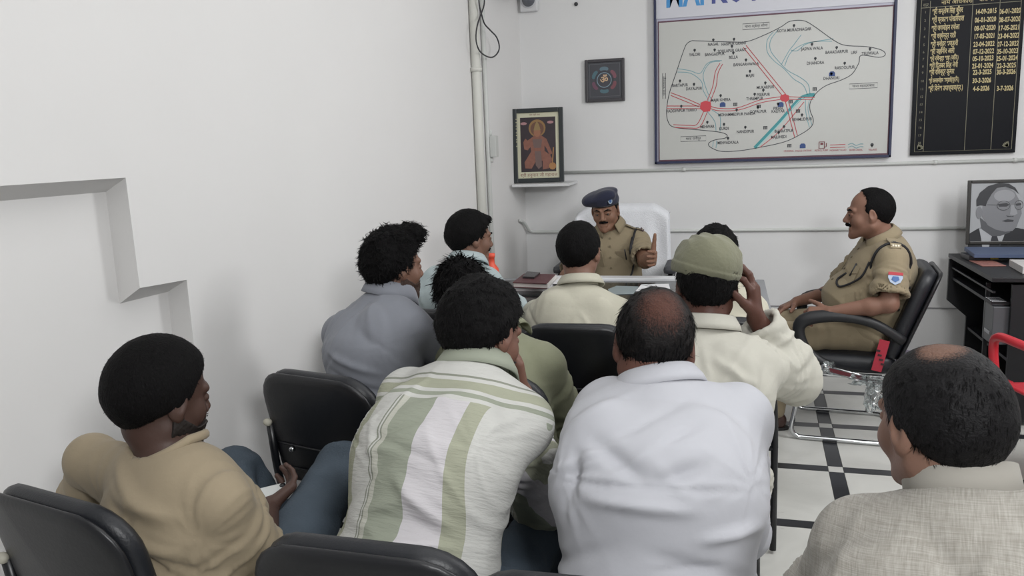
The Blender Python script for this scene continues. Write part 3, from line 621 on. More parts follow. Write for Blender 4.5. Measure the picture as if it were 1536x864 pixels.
LAB = [('NAGAL', 1070, 66.5), ('HASIPUR GRANT', 1101, 65.5), ('SOHLAPUR GRANT', 1098, 76), ('YALORI', 1042, 82), ('BANGADPUR', 1072, 81.5), ('BELLA', 1100, 86), ('BANGARHWALA', 1119, 96.5), ('MAJRI', 1125, 113.5), ('KOTA MURADNAGAR', 1191, 45), ('JASWA WALA', 1218, 73), ('BAHADARPUR', 1255, 78), ('URF', 1281, 79), ('TELIWALA', 1305, 80), ('DHANORA', 1223, 94.5), ('RASOOLPUR', 1267, 101.5), ('DHANORI', 1247, 117.5), ('BARTAPUR', 1020, 128), ('DAYALPUR', 1041, 133), ('MUKARPUR', 1148, 131), ('PEERPUR', 1145, 142), ('THREMPUR', 1132, 148), ('MAJRI KHERA', 1081, 150), ('HADDIWPUR TURRO', 1022, 166), ('MOHAMMEDPUR PANDA', 1105, 171.5), ('GOPALPUR', 1137, 167.5), ('PIRAN', 1167, 162.5), ('KALIYAR', 1167, 167), ('MEHWAR', 1061, 190), ('KURDI', 1086, 193), ('NANDEPUR', 1118, 197.5), ('MEHVADKALA', 1092, 214), ('BEHMUDPUR', 1203, 179), ('BHARATPUR', 1176, 196.5), ('MAJLIHEDI', 1168, 205.5)]
sk = -0.0
for s, px, py in LAB:
    x, z = mp(px, py); text(s, 0.0265, x, z, Y4, ('ink', 'place_name'), sx=0.78, ext=0.0004)
for s, px, py in LAB:
    if s in ('KALIYAR', 'URF'): continue
    pins = MB(); x, z = mp(px+(0 if len(s) > 4 else -1), py-6); blob(pins, ell2(x, z+0.004, 0.008, 0.008, 10), Y4); blob(pins, [(x-0.005, z), (x, z-0.012), (x+0.005, z)], Y4)
    pins.build('map_pin', mat('pin_ink', '2E3136', rough=0.5), root)
for px, py in ((1084, 157), (1171, 157), (1248, 111), (1204, 219)):
    bl_ = MB(); x, z = mp(px, py); blob(bl_, [(x-0.018, z-0.014), (x+0.018, z-0.014), (x+0.018, z+0.006), (x+0.009, z+0.016), (x-0.009, z+0.016), (x-0.018, z+0.006)], Y4)
    bl_.build('station_icon', mat('station_blue', '2B477E', rough=0.5), root)
for px, py in ((1103, 157), (1138, 160), (1186, 153), (1197, 167), (1148, 192), (1222, 134), (1184, 219)):
    x, z = mp(px, py); sm = MB(); blob(sm, [(x-0.013, z+0.008), (x+0.013, z+0.008), (x+0.013, z+0.012), (x-0.013, z+0.012)], Y4)
    for k in (-1, 0, 1): blob(sm, [(x+k*0.009-0.003, z-0.009), (x+k*0.009+0.003, z-0.009), (x+k*0.009+0.003, z+0.009), (x+k*0.009-0.003, z+0.009)], Y4)
    sm.build('building_icon', mat('pin_ink', '2E3136'), root)
sm = MB()
x, z = mp(1308, 218); blob(sm, ell2(x, z+0.004, 0.010, 0.010, 12), Y4); blob(sm, [(x-0.006, z), (x, z-0.016), (x+0.006, z)], Y4)
sm.build('map_pin', mat('pin_ink', '2E3136'), root)
mb = MB(); x, z = mp(1233, 218); ribbon(mb, [(x-0.018, z-0.02), (x+0.014, z-0.02), (x+0.014, z+0.022), (x-0.018, z+0.022)], 0.006, Y4, True); blob(mb, [(x-0.010, z+0.003), (x+0.007, z+0.003), (x+0.007, z+0.016), (x-0.010, z+0.016)], Y4); ribbon(mb, [(x+0.016, z-0.012), (x+0.026, z-0.008), (x+0.026, z+0.014)], 0.005, Y4)
mb.build('pump_icon', mat('pump_red', '6E2E36', rough=0.5), root)
mb = MB()
for a, b in (((1245, 217.5), (1268, 216.5)), ((1245, 221.5), (1268, 220.5))): ribbon(mb, [mp(*a), mp(*b)], 0.004, Y4)
for k, (s, px) in enumerate((('CROSSING', 1183), ('POLICE STATION', 1205), ('PETROL PUMP', 1232), ('HIGHWAY ROAD', 1257), ('RIVER CANAL', 1284), ('VILLAGE', 1309))):
    x, z = mp(px, 226.6-(px-1183)*0.017); text(s, 0.017, x, z, Y4, ('redink', 'legend_word'), sx=0.75)
mb.build('legend_lines', M_ROAD, root)
mb = MB()
for dy in (0, 4): ribbon(mb, C_([(1272, 217+dy), (1278, 215+dy), (1284, 218+dy), (1290, 216+dy), (1295, 216+dy)]), 0.004, Y4)
mb.build('legend_river', M_RIV, root)
mb = MB()
for (ax, ay, bx, by) in ((1114, 36, 1154, 42), (1021, 205, 1059, 211), (1274, 126, 1316, 131.5), (994, 110, 998.5, 148)):
    a = mp(ax, ay); b = mp(bx, by); ribbon(mb, [(a[0], a[1]), (b[0], a[1]), (b[0], b[1]), (a[0], b[1])], 0.003, Y4, True)
mb.build('caption_boxes', mat('outline_ink', '3D3F44'), root)
for s, px, py, r in (('थाना क्षेत्र सीमा', 1134, 39, 0), ('थाना रानीपुर', 1040, 208, 0), ('थाना बहादराबाद', 1295, 128.7, 0), ('थाना भगवानपुर', 996.3, 129, math.pi/2)):
    x, z = mp(px, py); text(s, 0.022, x, z, Y4, ('ink', 'caption'), rot=r)
x, z = mp(1034, -2); 
a = mp(998, 8)
ts = 0.24
text('MAP', ts, a[0], a[1]+0.062, Y2, ('tblue', 'title_word'), align='LEFT', ext=0.007, sx=0.62)
b = mp(1066, 5); text('KOTWALI', ts, b[0], b[1]+0.075, Y2, ('tnavy', 'title_word'), align='LEFT', ext=0.007, sx=0.62)
flush_text({'ink': mat('outline_ink', '3D3F44'), 'redink': mat('red_legend', 'A8434D', rough=0.5), 'tblue': mat('title_blue', '3C8CC8', rough=0.4), 'tnavy': mat('title_navy', '3A4488', rough=0.4)}, dict.fromkeys(('ink', 'redink', 'tblue', 'tnavy'), root))

# ---- black roll-of-names board
BY = WD-0.028
def bp_(px, py): p = at(px, py, BY-0.002); return (p[0], p[2])
x0 = bp_(1371, 120)[0]; x1 = bp_(1531, 110)[0]; zb = bp_(1445, 231)[1]; zt = zb+1.22
M_BB = mat('black_granite_board', '0E1016', rough=0.5, var=0.2, vscale=50, spec=0.15); M_GOLD = mat('gold_lettering', 'BFAF7C', rough=0.45); M_GL = mat('thin_gold_line', '77745F', rough=0.5)
root = MB().box(((x0+x1)/2, WD-0.0155, (zb+zt)/2), (x1-x0, 0.025, zt-zb), bev=0.002).build('name_board', M_BB); tag(root, 'black board of gold names and dates at the upper right', 'board')
Yb = BY-0.0008; mb = MB(); ex = 0.022
ribbon(mb, [(x0+ex, zb+ex), (x1-ex, zb+ex), (x1-ex, zt-ex), (x0+ex, zt-ex)], 0.003, Yb, True)
cols = [x0+ex+0.05, x0+(x1-x0)*0.52, x0+(x1-x0)*0.77]
ztop = bp_(1445, 9)[1]; zh = bp_(1445, 3)[1]
for cx in cols: ribbon(mb, [(cx, zb+ex), (cx, zh+0.02)], 0.003, Yb)
for zz in (ztop+0.005, zh+0.03): ribbon(mb, [(x0+ex, zz), (x1-ex, zz)], 0.003, Yb)
mb.build('ruled_lines', M_GL, root)
rows = [('श्री सन्तोष सिंह कुँवर', '14-09-2015', '06-01-2020'), ('श्री प्रकाश पोखरियाल', '06-01-2020', '08-07-2020'), ('श्री जगमोहन रमोला', '08-07-2020', '17-05-2021'), ('श्री धर्मेन्द्र राठी', '17-05-2021', '23-04-2022'), ('श्री मनोहर भण्डारी', '23-04-2022', '07-12-2022'), ('श्री जहाँगीर अली', '07-12-2022', '05-10-2023'), ('श्री रविन्द्र शाह (अति.)', '05-10-2023', '25-01-2024'), ('श्री दिलबर सिंह नेगी', '25-01-2024', '22-3-2025'), ('श्री रविन्द्र कुमार', '22-3-2025', '30-3-2026'), ('श्री कमलमोहन भण्डारी(प्र.नि.)', '30-3-2026', ''), ('श्री दिनेश उपाध्याय(प्र.)', '4-6-2026', '3-7-2026')]
def preorder(s):                                  # the vowel sign i stands before its consonant
    out = []
    for ch in s:
        if ch == 'ि' and out: out.insert(len(out)-1, ch)
        else: out.append(ch)
    return ''.join(out)
ys = [17, 29.5, 42, 54, 66, 77, 87.5, 98.5, 108, 120.5, 132.5]
for i in range(18):
    y_ = ys[i] if i < 11 else 132.5+(i-10)*11.6
    z = bp_(1410, y_)[1]
    text(str(i+1), 0.020, (x0+ex+cols[0])/2, z, Yb, ('dim', 'row_number'))
    if i < 11:
        n_, a, b = rows[i]; text(preorder(n_), 0.042 if i not in (6, 9) else 0.036, cols[0]+0.012, z, Yb, ('gold', 'name_line'), align='LEFT', ext=0.0008, sx=0.50 if i != 9 else 0.40)
        text(a, 0.040, (cols[1]+cols[2])/2, bp_(1480, y_)[1], Yb, ('gold', 'date'), ext=0.001, sx=0.62)
        if b: text(b, 0.040, (cols[2]+x1-ex)/2, bp_(1510, y_)[1], Yb, ('gold', 'date'), ext=0.001, sx=0.62)
text(preorder('नाम अधिकारी'), 0.034, cols[0]+0.06, ztop+0.028, Yb, ('gold', 'heading'), align='LEFT'); text('कब से', 0.034, (cols[1]+cols[2])/2, ztop+0.03, Yb, ('gold', 'heading')); text('कब तक', 0.034, (cols[2]+x1-ex)/2, ztop+0.03, Yb, ('gold', 'heading'))
text('क्र', 0.026, (x0+ex+cols[0])/2, ztop+0.02, Yb, ('dim', 'row_number'))
text('कोतवाली प्रभारी', 0.05, (x0+x1)/2, ztop+0.10, Yb, ('gold', 'heading'))
flush_text({'gold': M_GOLD, 'dim': M_GL}, {'gold': root, 'dim': root})
mb = MB()
for sx, xx in ((1, x0+ex), (-1, x1-ex)):
    for k in range(5):
        a = math.radians(20+k*16); c = (xx+sx*(0.018+0.02*math.cos(a)), zb+ex+0.012+0.02*math.sin(a)); blob(mb, ell2(c[0], c[1], 0.016, 0.005, 10, rot=a if sx > 0 else math.pi-a), Yb)
mb.build('corner_flowers', M_GL, root)

# ---- framed pictures
def frame(name, w_, h_, bw_, th, m, label, cat='picture'):
    root = empty(name); tag(root, label, cat)
    for c, d in (((-w_/2+bw_/2, 0, h_/2), (bw_, th, h_)), ((w_/2-bw_/2, 0, h_/2), (bw_, th, h_)), ((0, 0, bw_/2), (w_-2*bw_, th, bw_)), ((0, 0, h_-bw_/2), (w_-2*bw_, th, bw_))):
        MB().box(c, d, bev=min(0.004, bw_*0.2)).build('frame_bar', m, root)
    MB().box((0, th*0.2, h_/2), (w_-bw_, th*0.4, h_-bw_)).build('backing', mat('backing_board', '4A4038'), root)
    return root
def layer(root, name, m, polys, k, y0):
    mb = MB()
    for p in polys: blob(mb, p, y0-0.0006*k)
    return mb.build(name, m, root, fix=False)
def rect(x0, z0, x1, z1): return [(x0, z0), (x1, z0), (x1, z1), (x0, z1)]
# shrine picture on its corner shelf
Ys = 5.52
A = at(772, 275, Ys); B = at(846, 272, Ys); T = at(769, 164, Ys); w_ = B[0]-A[0]; h_ = T[2]-A[2]
R1 = frame('shrine_picture', w_, h_, 0.030, 0.03, mat('black_green_frame', '2C3133', rough=0.3), 'framed print of a seated orange-brown deity on the corner shelf'); R1.location = ((A[0]+B[0])/2, Ys, A[2]+0.002); R1.rotation_euler = (math.radians(-3), 0, math.radians(4))
y0 = -0.003
layer(R1, 'mount', mat('cream_mount', 'C9C7AE', rough=0.5), [rect(-w_/2+0.028, 0.028, w_/2-0.028, h_-0.028)], 1, y0)
a, b, c, d = -w_/2+0.052, 0.072, w_/2-0.052, h_-0.06
layer(R1, 'print', mat('night_print', '33292F', rough=0.4, var=0.3, vscale=20), [rect(a, b, c, d)], 2, y0)
W, Hh = c-a, d-b; U = lambda u, v: (a+u*W, b+v*Hh)
S_ = lambda L: [U(*p) for p in L]
layer(R1, 'halo', mat('halo_tan', '8F6F45', rough=0.5), [ell2(*U(.48, .80), W*.24, W*.24)], 3, y0)
layer(R1, 'halo_inner', mat('halo_dark', '6B4B3C', rough=0.5), [ell2(*U(.48, .79), W*.19, W*.19)], 4, y0)
layer(R1, 'figure', mat('figure_terracotta', '85584A', rough=0.5, var=0.25, vscale=45), [S_([(.30, .62), (.40, .67), (.58, .67), (.74, .60), (.86, .40), (.90, .33), (.82, .30), (.74, .42), (.68, .48), (.68, .38), (.84, .30), (.90, .22), (.80, .06), (.62, .04), (.62, .20), (.45, .22), (.30, .06), (.12, .07), (.10, .18), (.26, .34), (.30, .38), (.28, .46), (.20, .40), (.10, .42), (.08, .55), (.14, .62), (.20, .58)])], 5, y0)
layer(R1, 'head', mat('figure_face', '98674F', rough=0.5), [ell2(*U(.48, .72), W*.10, W*.12)], 6, y0)
layer(R1, 'crown', mat('crown_gold', '8F784F', rough=0.4), [S_([(.38, .76), (.58, .76), (.54, .86), (.48, .93), (.42, .86)])], 7, y0)
layer(R1, 'drape', mat('drape_grey', '6E5A56', rough=0.5), [S_([(.40, .38), (.58, .38), (.60, .10), (.50, .05), (.42, .12)]), S_([(.34, .60), (.62, .60), (.58, .44), (.38, .44)])], 7, y0)
layer(R1, 'mace', mat('mace_gold', 'A5784C', rough=0.4), [ell2(*U(.90, .10), W*.10, W*.10), S_([(.88, .14), (.91, .14), (.95, .44), (.92, .44)])], 8, y0)
layer(R1, 'sparkles', mat('pale_rose', 'A97F82', rough=0.5), [ell2(*U(.10, .89), W*.09, W*.04), ell2(*U(.86, .90), W*.09, W*.04)], 4, y0)
text('श्री हनुमान जी महाराज', 0.030, 0.0, 0.050, y0-0.001, ('c', 'caption'), sx=1.0); text('जय श्री राम', 0.016, -0.02, h_-0.044, y0-0.001, ('c', 'caption'))
def flush_local(m, root_): return flush_text({'c': m}, {'c': root_})
flush_local(mat('caption_red', '7A3B38', rough=0.5), R1)
# tiny beads along the left frame bar
for k in range(9): MB().lathe([(0.001, -0.003), (0.004, 0), (0.001, 0.003)], (-w_/2+0.027, -0.018, h_-0.07-k*0.022+0.004*math.sin(k*3)), axis=1, n=8).build('bead', mat('bead_pale', 'C8C4A0', rough=0.3), R1)
A2 = at(764, 280, 5.42); B2 = at(855, 275, 5.42)
sh = MB(); zs = R1.location[2]-0.0035
sh.box(((lwx(5.5)+0.012+B2[0])/2, (5.385+WD)/2, zs-0.009), (B2[0]-lwx(5.5)-0.012, WD-5.385-0.002, 0.018), bev=0.003); o = sh.build('corner_shelf', mat('white_shelf', 'D6D7D8', rough=0.5)); tag(o, 'small white shelf in the room corner carrying the framed deity', 'shelf')
# om picture
YO = WD-0.016
A = at(878.5, 155, YO); B = at(937.5, 150, YO); T = at(877, 91, YO); w_ = B[0]-A[0]; h_ = at(905, 88, YO)[2]-at(907, 152, YO)[2]
R2 = frame('om_picture', w_, h_, 0.020, 0.026, mat('charcoal_frame', '3F3D41', rough=0.35), 'small square dark picture with a glowing Om wheel on the back wall'); R2.location = ((A[0]+B[0])/2, YO, (A[2]+B[2])/2)
y0 = -0.002
layer(R2, 'print', mat('charcoal_print', '45464C', rough=0.3), [rect(-w_/2+0.018, 0.018, w_/2-0.018, h_-0.018)], 1, y0)
def ring(cx, cz, r, wd, y, a0=0, a1=2*math.pi, n=32):
    mb = MB(); ribbon(mb, [(cx+r*math.cos(a0+(a1-a0)*k/n), cz+r*math.sin(a0+(a1-a0)*k/n)) for k in range(n+1)], wd, y); return mb
mb = MB(); ribbon(mb, [(-w_/2+0.032, 0.035), (w_/2-0.032, 0.035), (w_/2-0.032, h_-0.032), (-w_/2+0.032, h_-0.032)], 0.003, y0-0.0018, True); mb.build('inner_line', mat('pale_line', '6F7076'), R2)
cx, cz = -0.004, h_*0.51
for k, colr in enumerate(('5E7480', '7C4F5A', '7A4A52', '506E78', '6E4A5C', '4C6C76')):
    a = math.radians(90-60*k); blobm = MB(); blob(blobm, ell2(cx+0.072*math.cos(a), cz+0.072*math.sin(a), 0.016, 0.030, 20, rot=a), y0-0.0012); blobm.build('petal', mat('petal_'+colr, colr, rough=0.4), R2)
ring(cx, cz, 0.056, 0.016, y0-0.0018).build('wheel', mat('wheel_dark', '3A3A42', rough=0.4), R2)
ring(cx, cz, 0.048, 0.005, y0-0.0024).build('wheel_line', mat('wheel_blue', '7F95A2', rough=0.4), R2)
text('ॐ', 0.062, cx, cz, y0-0.003, ('c', 'caption'), ext=0.0015); flush_local(mat('om_gold', 'C7A98A', rough=0.4), R2)
# portrait leaning on the desk
YP = 5.40
A = at(1446.5, 380, YP); T = at(1452, 271, YP); B = at(1536, 380, YP); zb = RZ+0.055
w_ = 0.475; h_ = T[2]-zb
R3 = frame('portrait', w_, h_, 0.019, 0.02, mat('dark_portrait_frame', '2B2926', rough=0.35), 'framed black and white portrait of a man in spectacles and suit'); R3.location = (A[0]+w_/2+0.008, YP+0.02, zb); R3.rotation_euler = (math.radians(-4), 0, 0)
y0 = -0.002; s1 = (w_)/0.475
U = lambda px, py: (-w_/2+(px-1451)*(0.00405), h_-(py-273)*0.00405)
S_ = lambda L: [U(1440+x/4.8, 260+y/4.8) for x, y in L]
layer(R3, 'print', mat('portrait_grey', 'A5A7AA', rough=0.3), [rect(-w_/2+0.018, 0.018, w_/2-0.018, h_-0.018)], 1, y0)
layer(R3, 'suit', mat('portrait_suit', '25262A', rough=0.35), [S_([(68, 440), (130, 400), (200, 380), (380, 400), (440, 415), (520, 450), (520, 565), (68, 565)])], 2, y0)
layer(R3, 'shirt_print', mat('portrait_shirt', 'AEB0B4', rough=0.35), [S_([(135, 400), (150, 470), (165, 565), (195, 565), (215, 470), (265, 540), (290, 470), (300, 430), (150, 400)])], 3, y0)
layer(R3, 'tie', mat('portrait_tie', '303136', rough=0.35), [S_([(218, 455), (250, 455), (285, 565), (195, 565)])], 4, y0)
layer(R3, 'neck_print', mat('portrait_shade', '55565A', rough=0.35), [S_([(135, 320), (200, 380), (350, 360), (330, 430), (270, 455), (215, 455), (150, 405)])], 4, y0)
layer(R3, 'face_print', mat('portrait_face', '7D7E82', rough=0.35), [S_([(150, 250), (165, 180), (220, 125), (300, 115), (350, 150), (375, 200), (392, 250), (398, 300), (385, 340), (370, 390), (345, 420), (300, 425), (240, 410), (190, 380), (150, 320)])], 5, y0)
layer(R3, 'face_light', mat('portrait_light', '97989C', rough=0.35), [ell2(*U(1440+285/4.8, 260+175/4.8), 0.055, 0.035), S_([(330, 240), (352, 240), (372, 300), (350, 312), (325, 305)])], 6, y0)
layer(R3, 'hair_print', mat('portrait_hair', '2E2F33', rough=0.35), [S_([(112, 245), (110, 200), (130, 150), (180, 105), (250, 85), (310, 92), (350, 120), (375, 165), (345, 135), (290, 112), (235, 120), (205, 160), (180, 210), (170, 245), (140, 238)])], 7, y0)
layer(R3, 'ear_print', mat('portrait_face', '7D7E82'), [ell2(*U(1440+130/4.8, 260+290/4.8), 0.017, 0.036)], 6, y0)
layer(R3, 'features', mat('portrait_dark', '3C3D41', rough=0.35), [S_([(245, 232), (300, 225), (320, 238), (300, 250), (255, 250)]), S_([(355, 232), (390, 225), (392, 242), (362, 246)]), S_([(275, 350), (310, 338), (350, 344), (345, 356), (300, 358)]), S_([(300, 312), (335, 318), (350, 314), (345, 322), (310, 322)])], 7, y0)
mb = MB()
for cxy, rr in (((282, 243), 40), ((377, 240), 26)):
    c = U(1440+cxy[0]/4.8, 260+cxy[1]/4.8); ribbon(mb, ell2(c[0], c[1], rr/4.8*0.00405, 32/4.8*0.00405), 0.0025, y0-0.005, True)
p = U(1440+180/4.8, 260+235/4.8); q2 = U(1440+242/4.8, 260+238/4.8); ribbon(mb, [p, q2], 0.0025, y0-0.005); mb.build('spectacles_print', mat('portrait_dark', '3C3D41'), R3)
MB().box((w_/2-0.024, -0.006, h_/2), (0.008, 0.006, h_-0.04)).build('gold_slip', mat('gold_slip', 'A58A3E', rough=0.35), R3)
# ------------------------------------------------------------------ people: signed-distance bodies, meshed here
A_ = lambda *p: np.array(p, dtype=np.float64)
def unit(v): v = np.array(v, float); return v/(np.linalg.norm(v)+1e-12)
def cone(a, b, ra, rb):
    a = A_(*a); b = A_(*b); ab = b-a; L2 = ab@ab+1e-12
    def f(P):
        t = np.clip((P-a)@ab/L2, 0, 1); d = P-a-t[:, None]*ab
        return np.sqrt((d*d).sum(1))-(ra+(rb-ra)*t)
    f.b = ((a+b)/2, math.sqrt(L2)/2+max(ra, rb)); return f
def econe(a, b, ra, rb, side):
    """tapered capsule of elliptic section; ra, rb = (half width along side, half depth)"""
    a = A_(*a); b = A_(*b); ab = b-a; L = np.linalg.norm(ab)+1e-9; w = ab/L
    u = np.array(side, float); u = unit(u-w*(u@w)); v = np.cross(w, u)
    def f(P):
        q = P-a; h = q@w; t = np.clip(h/L, 0, 1); e = h-t*L
        ru = ra[0]+(rb[0]-ra[0])*t; rv = ra[1]+(rb[1]-ra[1])*t
        m = np.minimum(ru, rv); x = (q@u)/ru; y = (q@v)/rv; z = e/m
        k = np.sqrt(x*x+y*y+z*z)+1e-9
        k2 = np.sqrt((x/ru)**2+(y/rv)**2+(z/m)**2)+1e-9
        return k*(k-1)/k2
    f.b = ((a+b)/2, L/2+max(ra[0], ra[1], rb[0], rb[1])); return f
def ell(c, r, R=None):
    c = A_(*c); r = A_(*r); R = np.eye(3) if R is None else np.array(R)   # columns of R = local axes
    def f(P):
        q = (P-c)@R; k0 = np.sqrt(((q/r)**2).sum(1))+1e-9; k1 = np.sqrt(((q/(r*r))**2).sum(1))+1e-9
        return k0*(k0-1)/k1
    f.b = (c, r.max()); return f
def smin(a, b, k):
    h = np.clip(0.5+0.5*(b-a)/k, 0, 1); return b+(a-b)*h-k*h*(1-h)
def smax(a, b, k): return -smin(-a, -b, k)
class SDF:
    def __init__(s): s.ops = []
    def u(s, f, k=0.02): s.ops.append(('u', f, k)); return s
    def s(s, f, k=0.005): s.ops.append(('s', f, k)); return s
    def x(s, f, k=0.003): s.ops.append(('x', f, k)); return s     # keep where f<0
    def group(s, g, k=0.02, off=0.0):
        f = (lambda P: g(P)-off); f.b = g.bound(); f.b = (f.b[0], f.b[1]+off); s.ops.append(('u', f, k)); return s
    def bound(s):
        lo, hi = s.box(); return ((lo+hi)/2, np.linalg.norm(hi-lo)/2)
    def box(s):
        lo = np.full(3, 1e9); hi = -lo
        for t, f, k in s.ops:
            if t == 'u': lo = np.minimum(lo, f.b[0]-f.b[1]); hi = np.maximum(hi, f.b[0]+f.b[1])
        return lo, hi
    def __call__(s, P):
        d = np.full(len(P), 10.0)
        for t, f, k in s.ops:
            if hasattr(f, 'b') and t in 'us':
                c, r = f.b; q = P-c; dd = np.sqrt((q*q).sum(1))-r
                if t == 'u': m = (dd < d+k) & (dd < np.maximum(0.12, d+k)); m = dd < np.minimum(d+k+1e-6, 10)
                else: m = dd < 0.03
                idx = np.nonzero(m)[0]
                if len(idx) == 0: continue
                e = f(P[idx]); di = d[idx]
                d[idx] = smin(di, e, k) if t == 'u' else smax(di, -e, k)
            else:
                e = f(P); d = smin(d, e, k) if t == 'u' else smax(d, e if t == 'x' else -e, k)
        return d
def plane(p, n):                                   # negative on the side the normal points away from
    p = A_(*p); n = unit(n); return lambda P: (P-p)@n
OFF3 = np.array([(i, j, k) for i in (0, 1) for j in (0, 1) for k in (0, 1)])
EDG = [(a, b) for a in range(8) for b in range(a+1, 8) if np.abs(OFF3[a]-OFF3[b]).sum() == 1]
def mesh_sdf(f, h, box=None, newton=2):
    lo, hi = box if box is not None else f.box(); lo = lo-4*h; hi = hi+4*h; B = 8; bs = B*h
    n = np.maximum(1, np.ceil((hi-lo)/bs).astype(int))
    g = np.stack(np.meshgrid(*[np.arange(k) for k in n], indexing='ij'), -1).reshape(-1, 3)
    d = f(lo+(g+0.5)*bs); g = g[np.abs(d) < bs*0.87*1.5]
    r = np.arange(B+1); loc = np.stack(np.meshgrid(r, r, r, indexing='ij'), -1).reshape(-1, 3)
    P = (lo+(g[:, None, :]*B+loc[None])*h).reshape(-1, 3)
    D = f(P).reshape(len(g), B+1, B+1, B+1)
    s = D < 0
    c = [s[:, o[0]:o[0]+B, o[1]:o[1]+B, o[2]:o[2]+B] for o in OFF3]
    cs = np.sum(c, axis=0); bi, ci, cj, ck = np.nonzero((cs > 0) & (cs < 8))
    cell = g[bi]*B+np.stack([ci, cj, ck], -1)
    vals = np.stack([D[bi, ci+o[0], cj+o[1], ck+o[2]] for o in OFF3], 1)
    acc = np.zeros((len(cell), 3)); cnt = np.zeros(len(cell))
    for a, b in EDG:
        va, vb = vals[:, a], vals[:, b]; m = (va < 0) != (vb < 0); t = np.where(m, va/(va-vb+1e-20), 0)
        acc += np.where(m[:, None], OFF3[a]+t[:, None]*(OFF3[b]-OFF3[a]), 0); cnt += m
    V = lo+(cell+acc/cnt[:, None])*h
    N = (hi-lo)/h; dim = (n*B+2).astype(np.int64)
    key = lambda c: (c[:, 0].astype(np.int64)*dim[1]+c[:, 1])*dim[2]+c[:, 2]
    K = key(cell); order = np.argsort(K); Ks = K[order]
    F = []
    for ax in range(3):
        o1 = [[0, 0, 0] for _ in range(2)]; e = np.zeros(3, int); e[ax] = 1; b1, b2 = np.eye(3, dtype=int)[(ax+1) % 3], np.eye(3, dtype=int)[(ax+2) % 3]
        s0 = s[:, :B, :B, :B]; s1 = s[:, e[0]:e[0]+B, e[1]:e[1]+B, e[2]:e[2]+B]
        q = np.nonzero(s0 != s1); base = g[q[0]]*B+np.stack(q[1:], -1); inside = s0[q]
        quad = []
        ok = np.ones(len(base), bool)
        for off in (-b1-b2, -b2, 0*b1, -b1):
            kk = key(base+off); p = np.clip(np.searchsorted(Ks, kk), 0, len(Ks)-1); ok &= Ks[p] == kk; quad.append(order[p])
        Q = np.stack(quad, 1)[ok]; ins = inside[ok]
        Q[~ins] = Q[~ins][:, ::-1]; F.append(Q)
    F = np.vstack(F)
    e = h*0.4
    for _ in range(newton+1):
        d0 = f(V); G = np.stack([f(V+np.eye(3)[i]*e)-d0 for i in range(3)], 1)/e; gl = np.linalg.norm(G, axis=1, keepdims=True)+1e-9
        if _ < newton: st = np.clip(d0[:, None]/np.maximum(gl, .4)**2, -h*.7, h*.7)*G; V = V-st
    Nn = G/gl
    return V, F, Nn
def vnoise(P, seed=0):
    P = P+seed*17.31; i = np.floor(P).astype(np.int64); f = P-i; f = f*f*(3-2*f)
    def h(a, b, c):
        x = (a*374761393+b*668265263+c*2147483647+seed*1013) & 0xffffffff; x = ((x ^ (x >> 13))*1274126177) & 0xffffffff; return ((x ^ (x >> 16)) & 0xffff)/65535.0*2-1
    r = 0
    for dx in (0, 1):
        for dy in (0, 1):
            for dz in (0, 1):
                w_ = (f[:, 0] if dx else 1-f[:, 0])*(f[:, 1] if dy else 1-f[:, 1])*(f[:, 2] if dz else 1-f[:, 2])
                r = r+w_*h(i[:, 0]+dx, i[:, 1]+dy, i[:, 2]+dz)
    return r
def setattr_vec(me, name, arr):
    a = me.attributes.new(name, 'FLOAT_VECTOR', 'POINT'); a.data.foreach_set('vector', np.asarray(arr, np.float32).ravel())

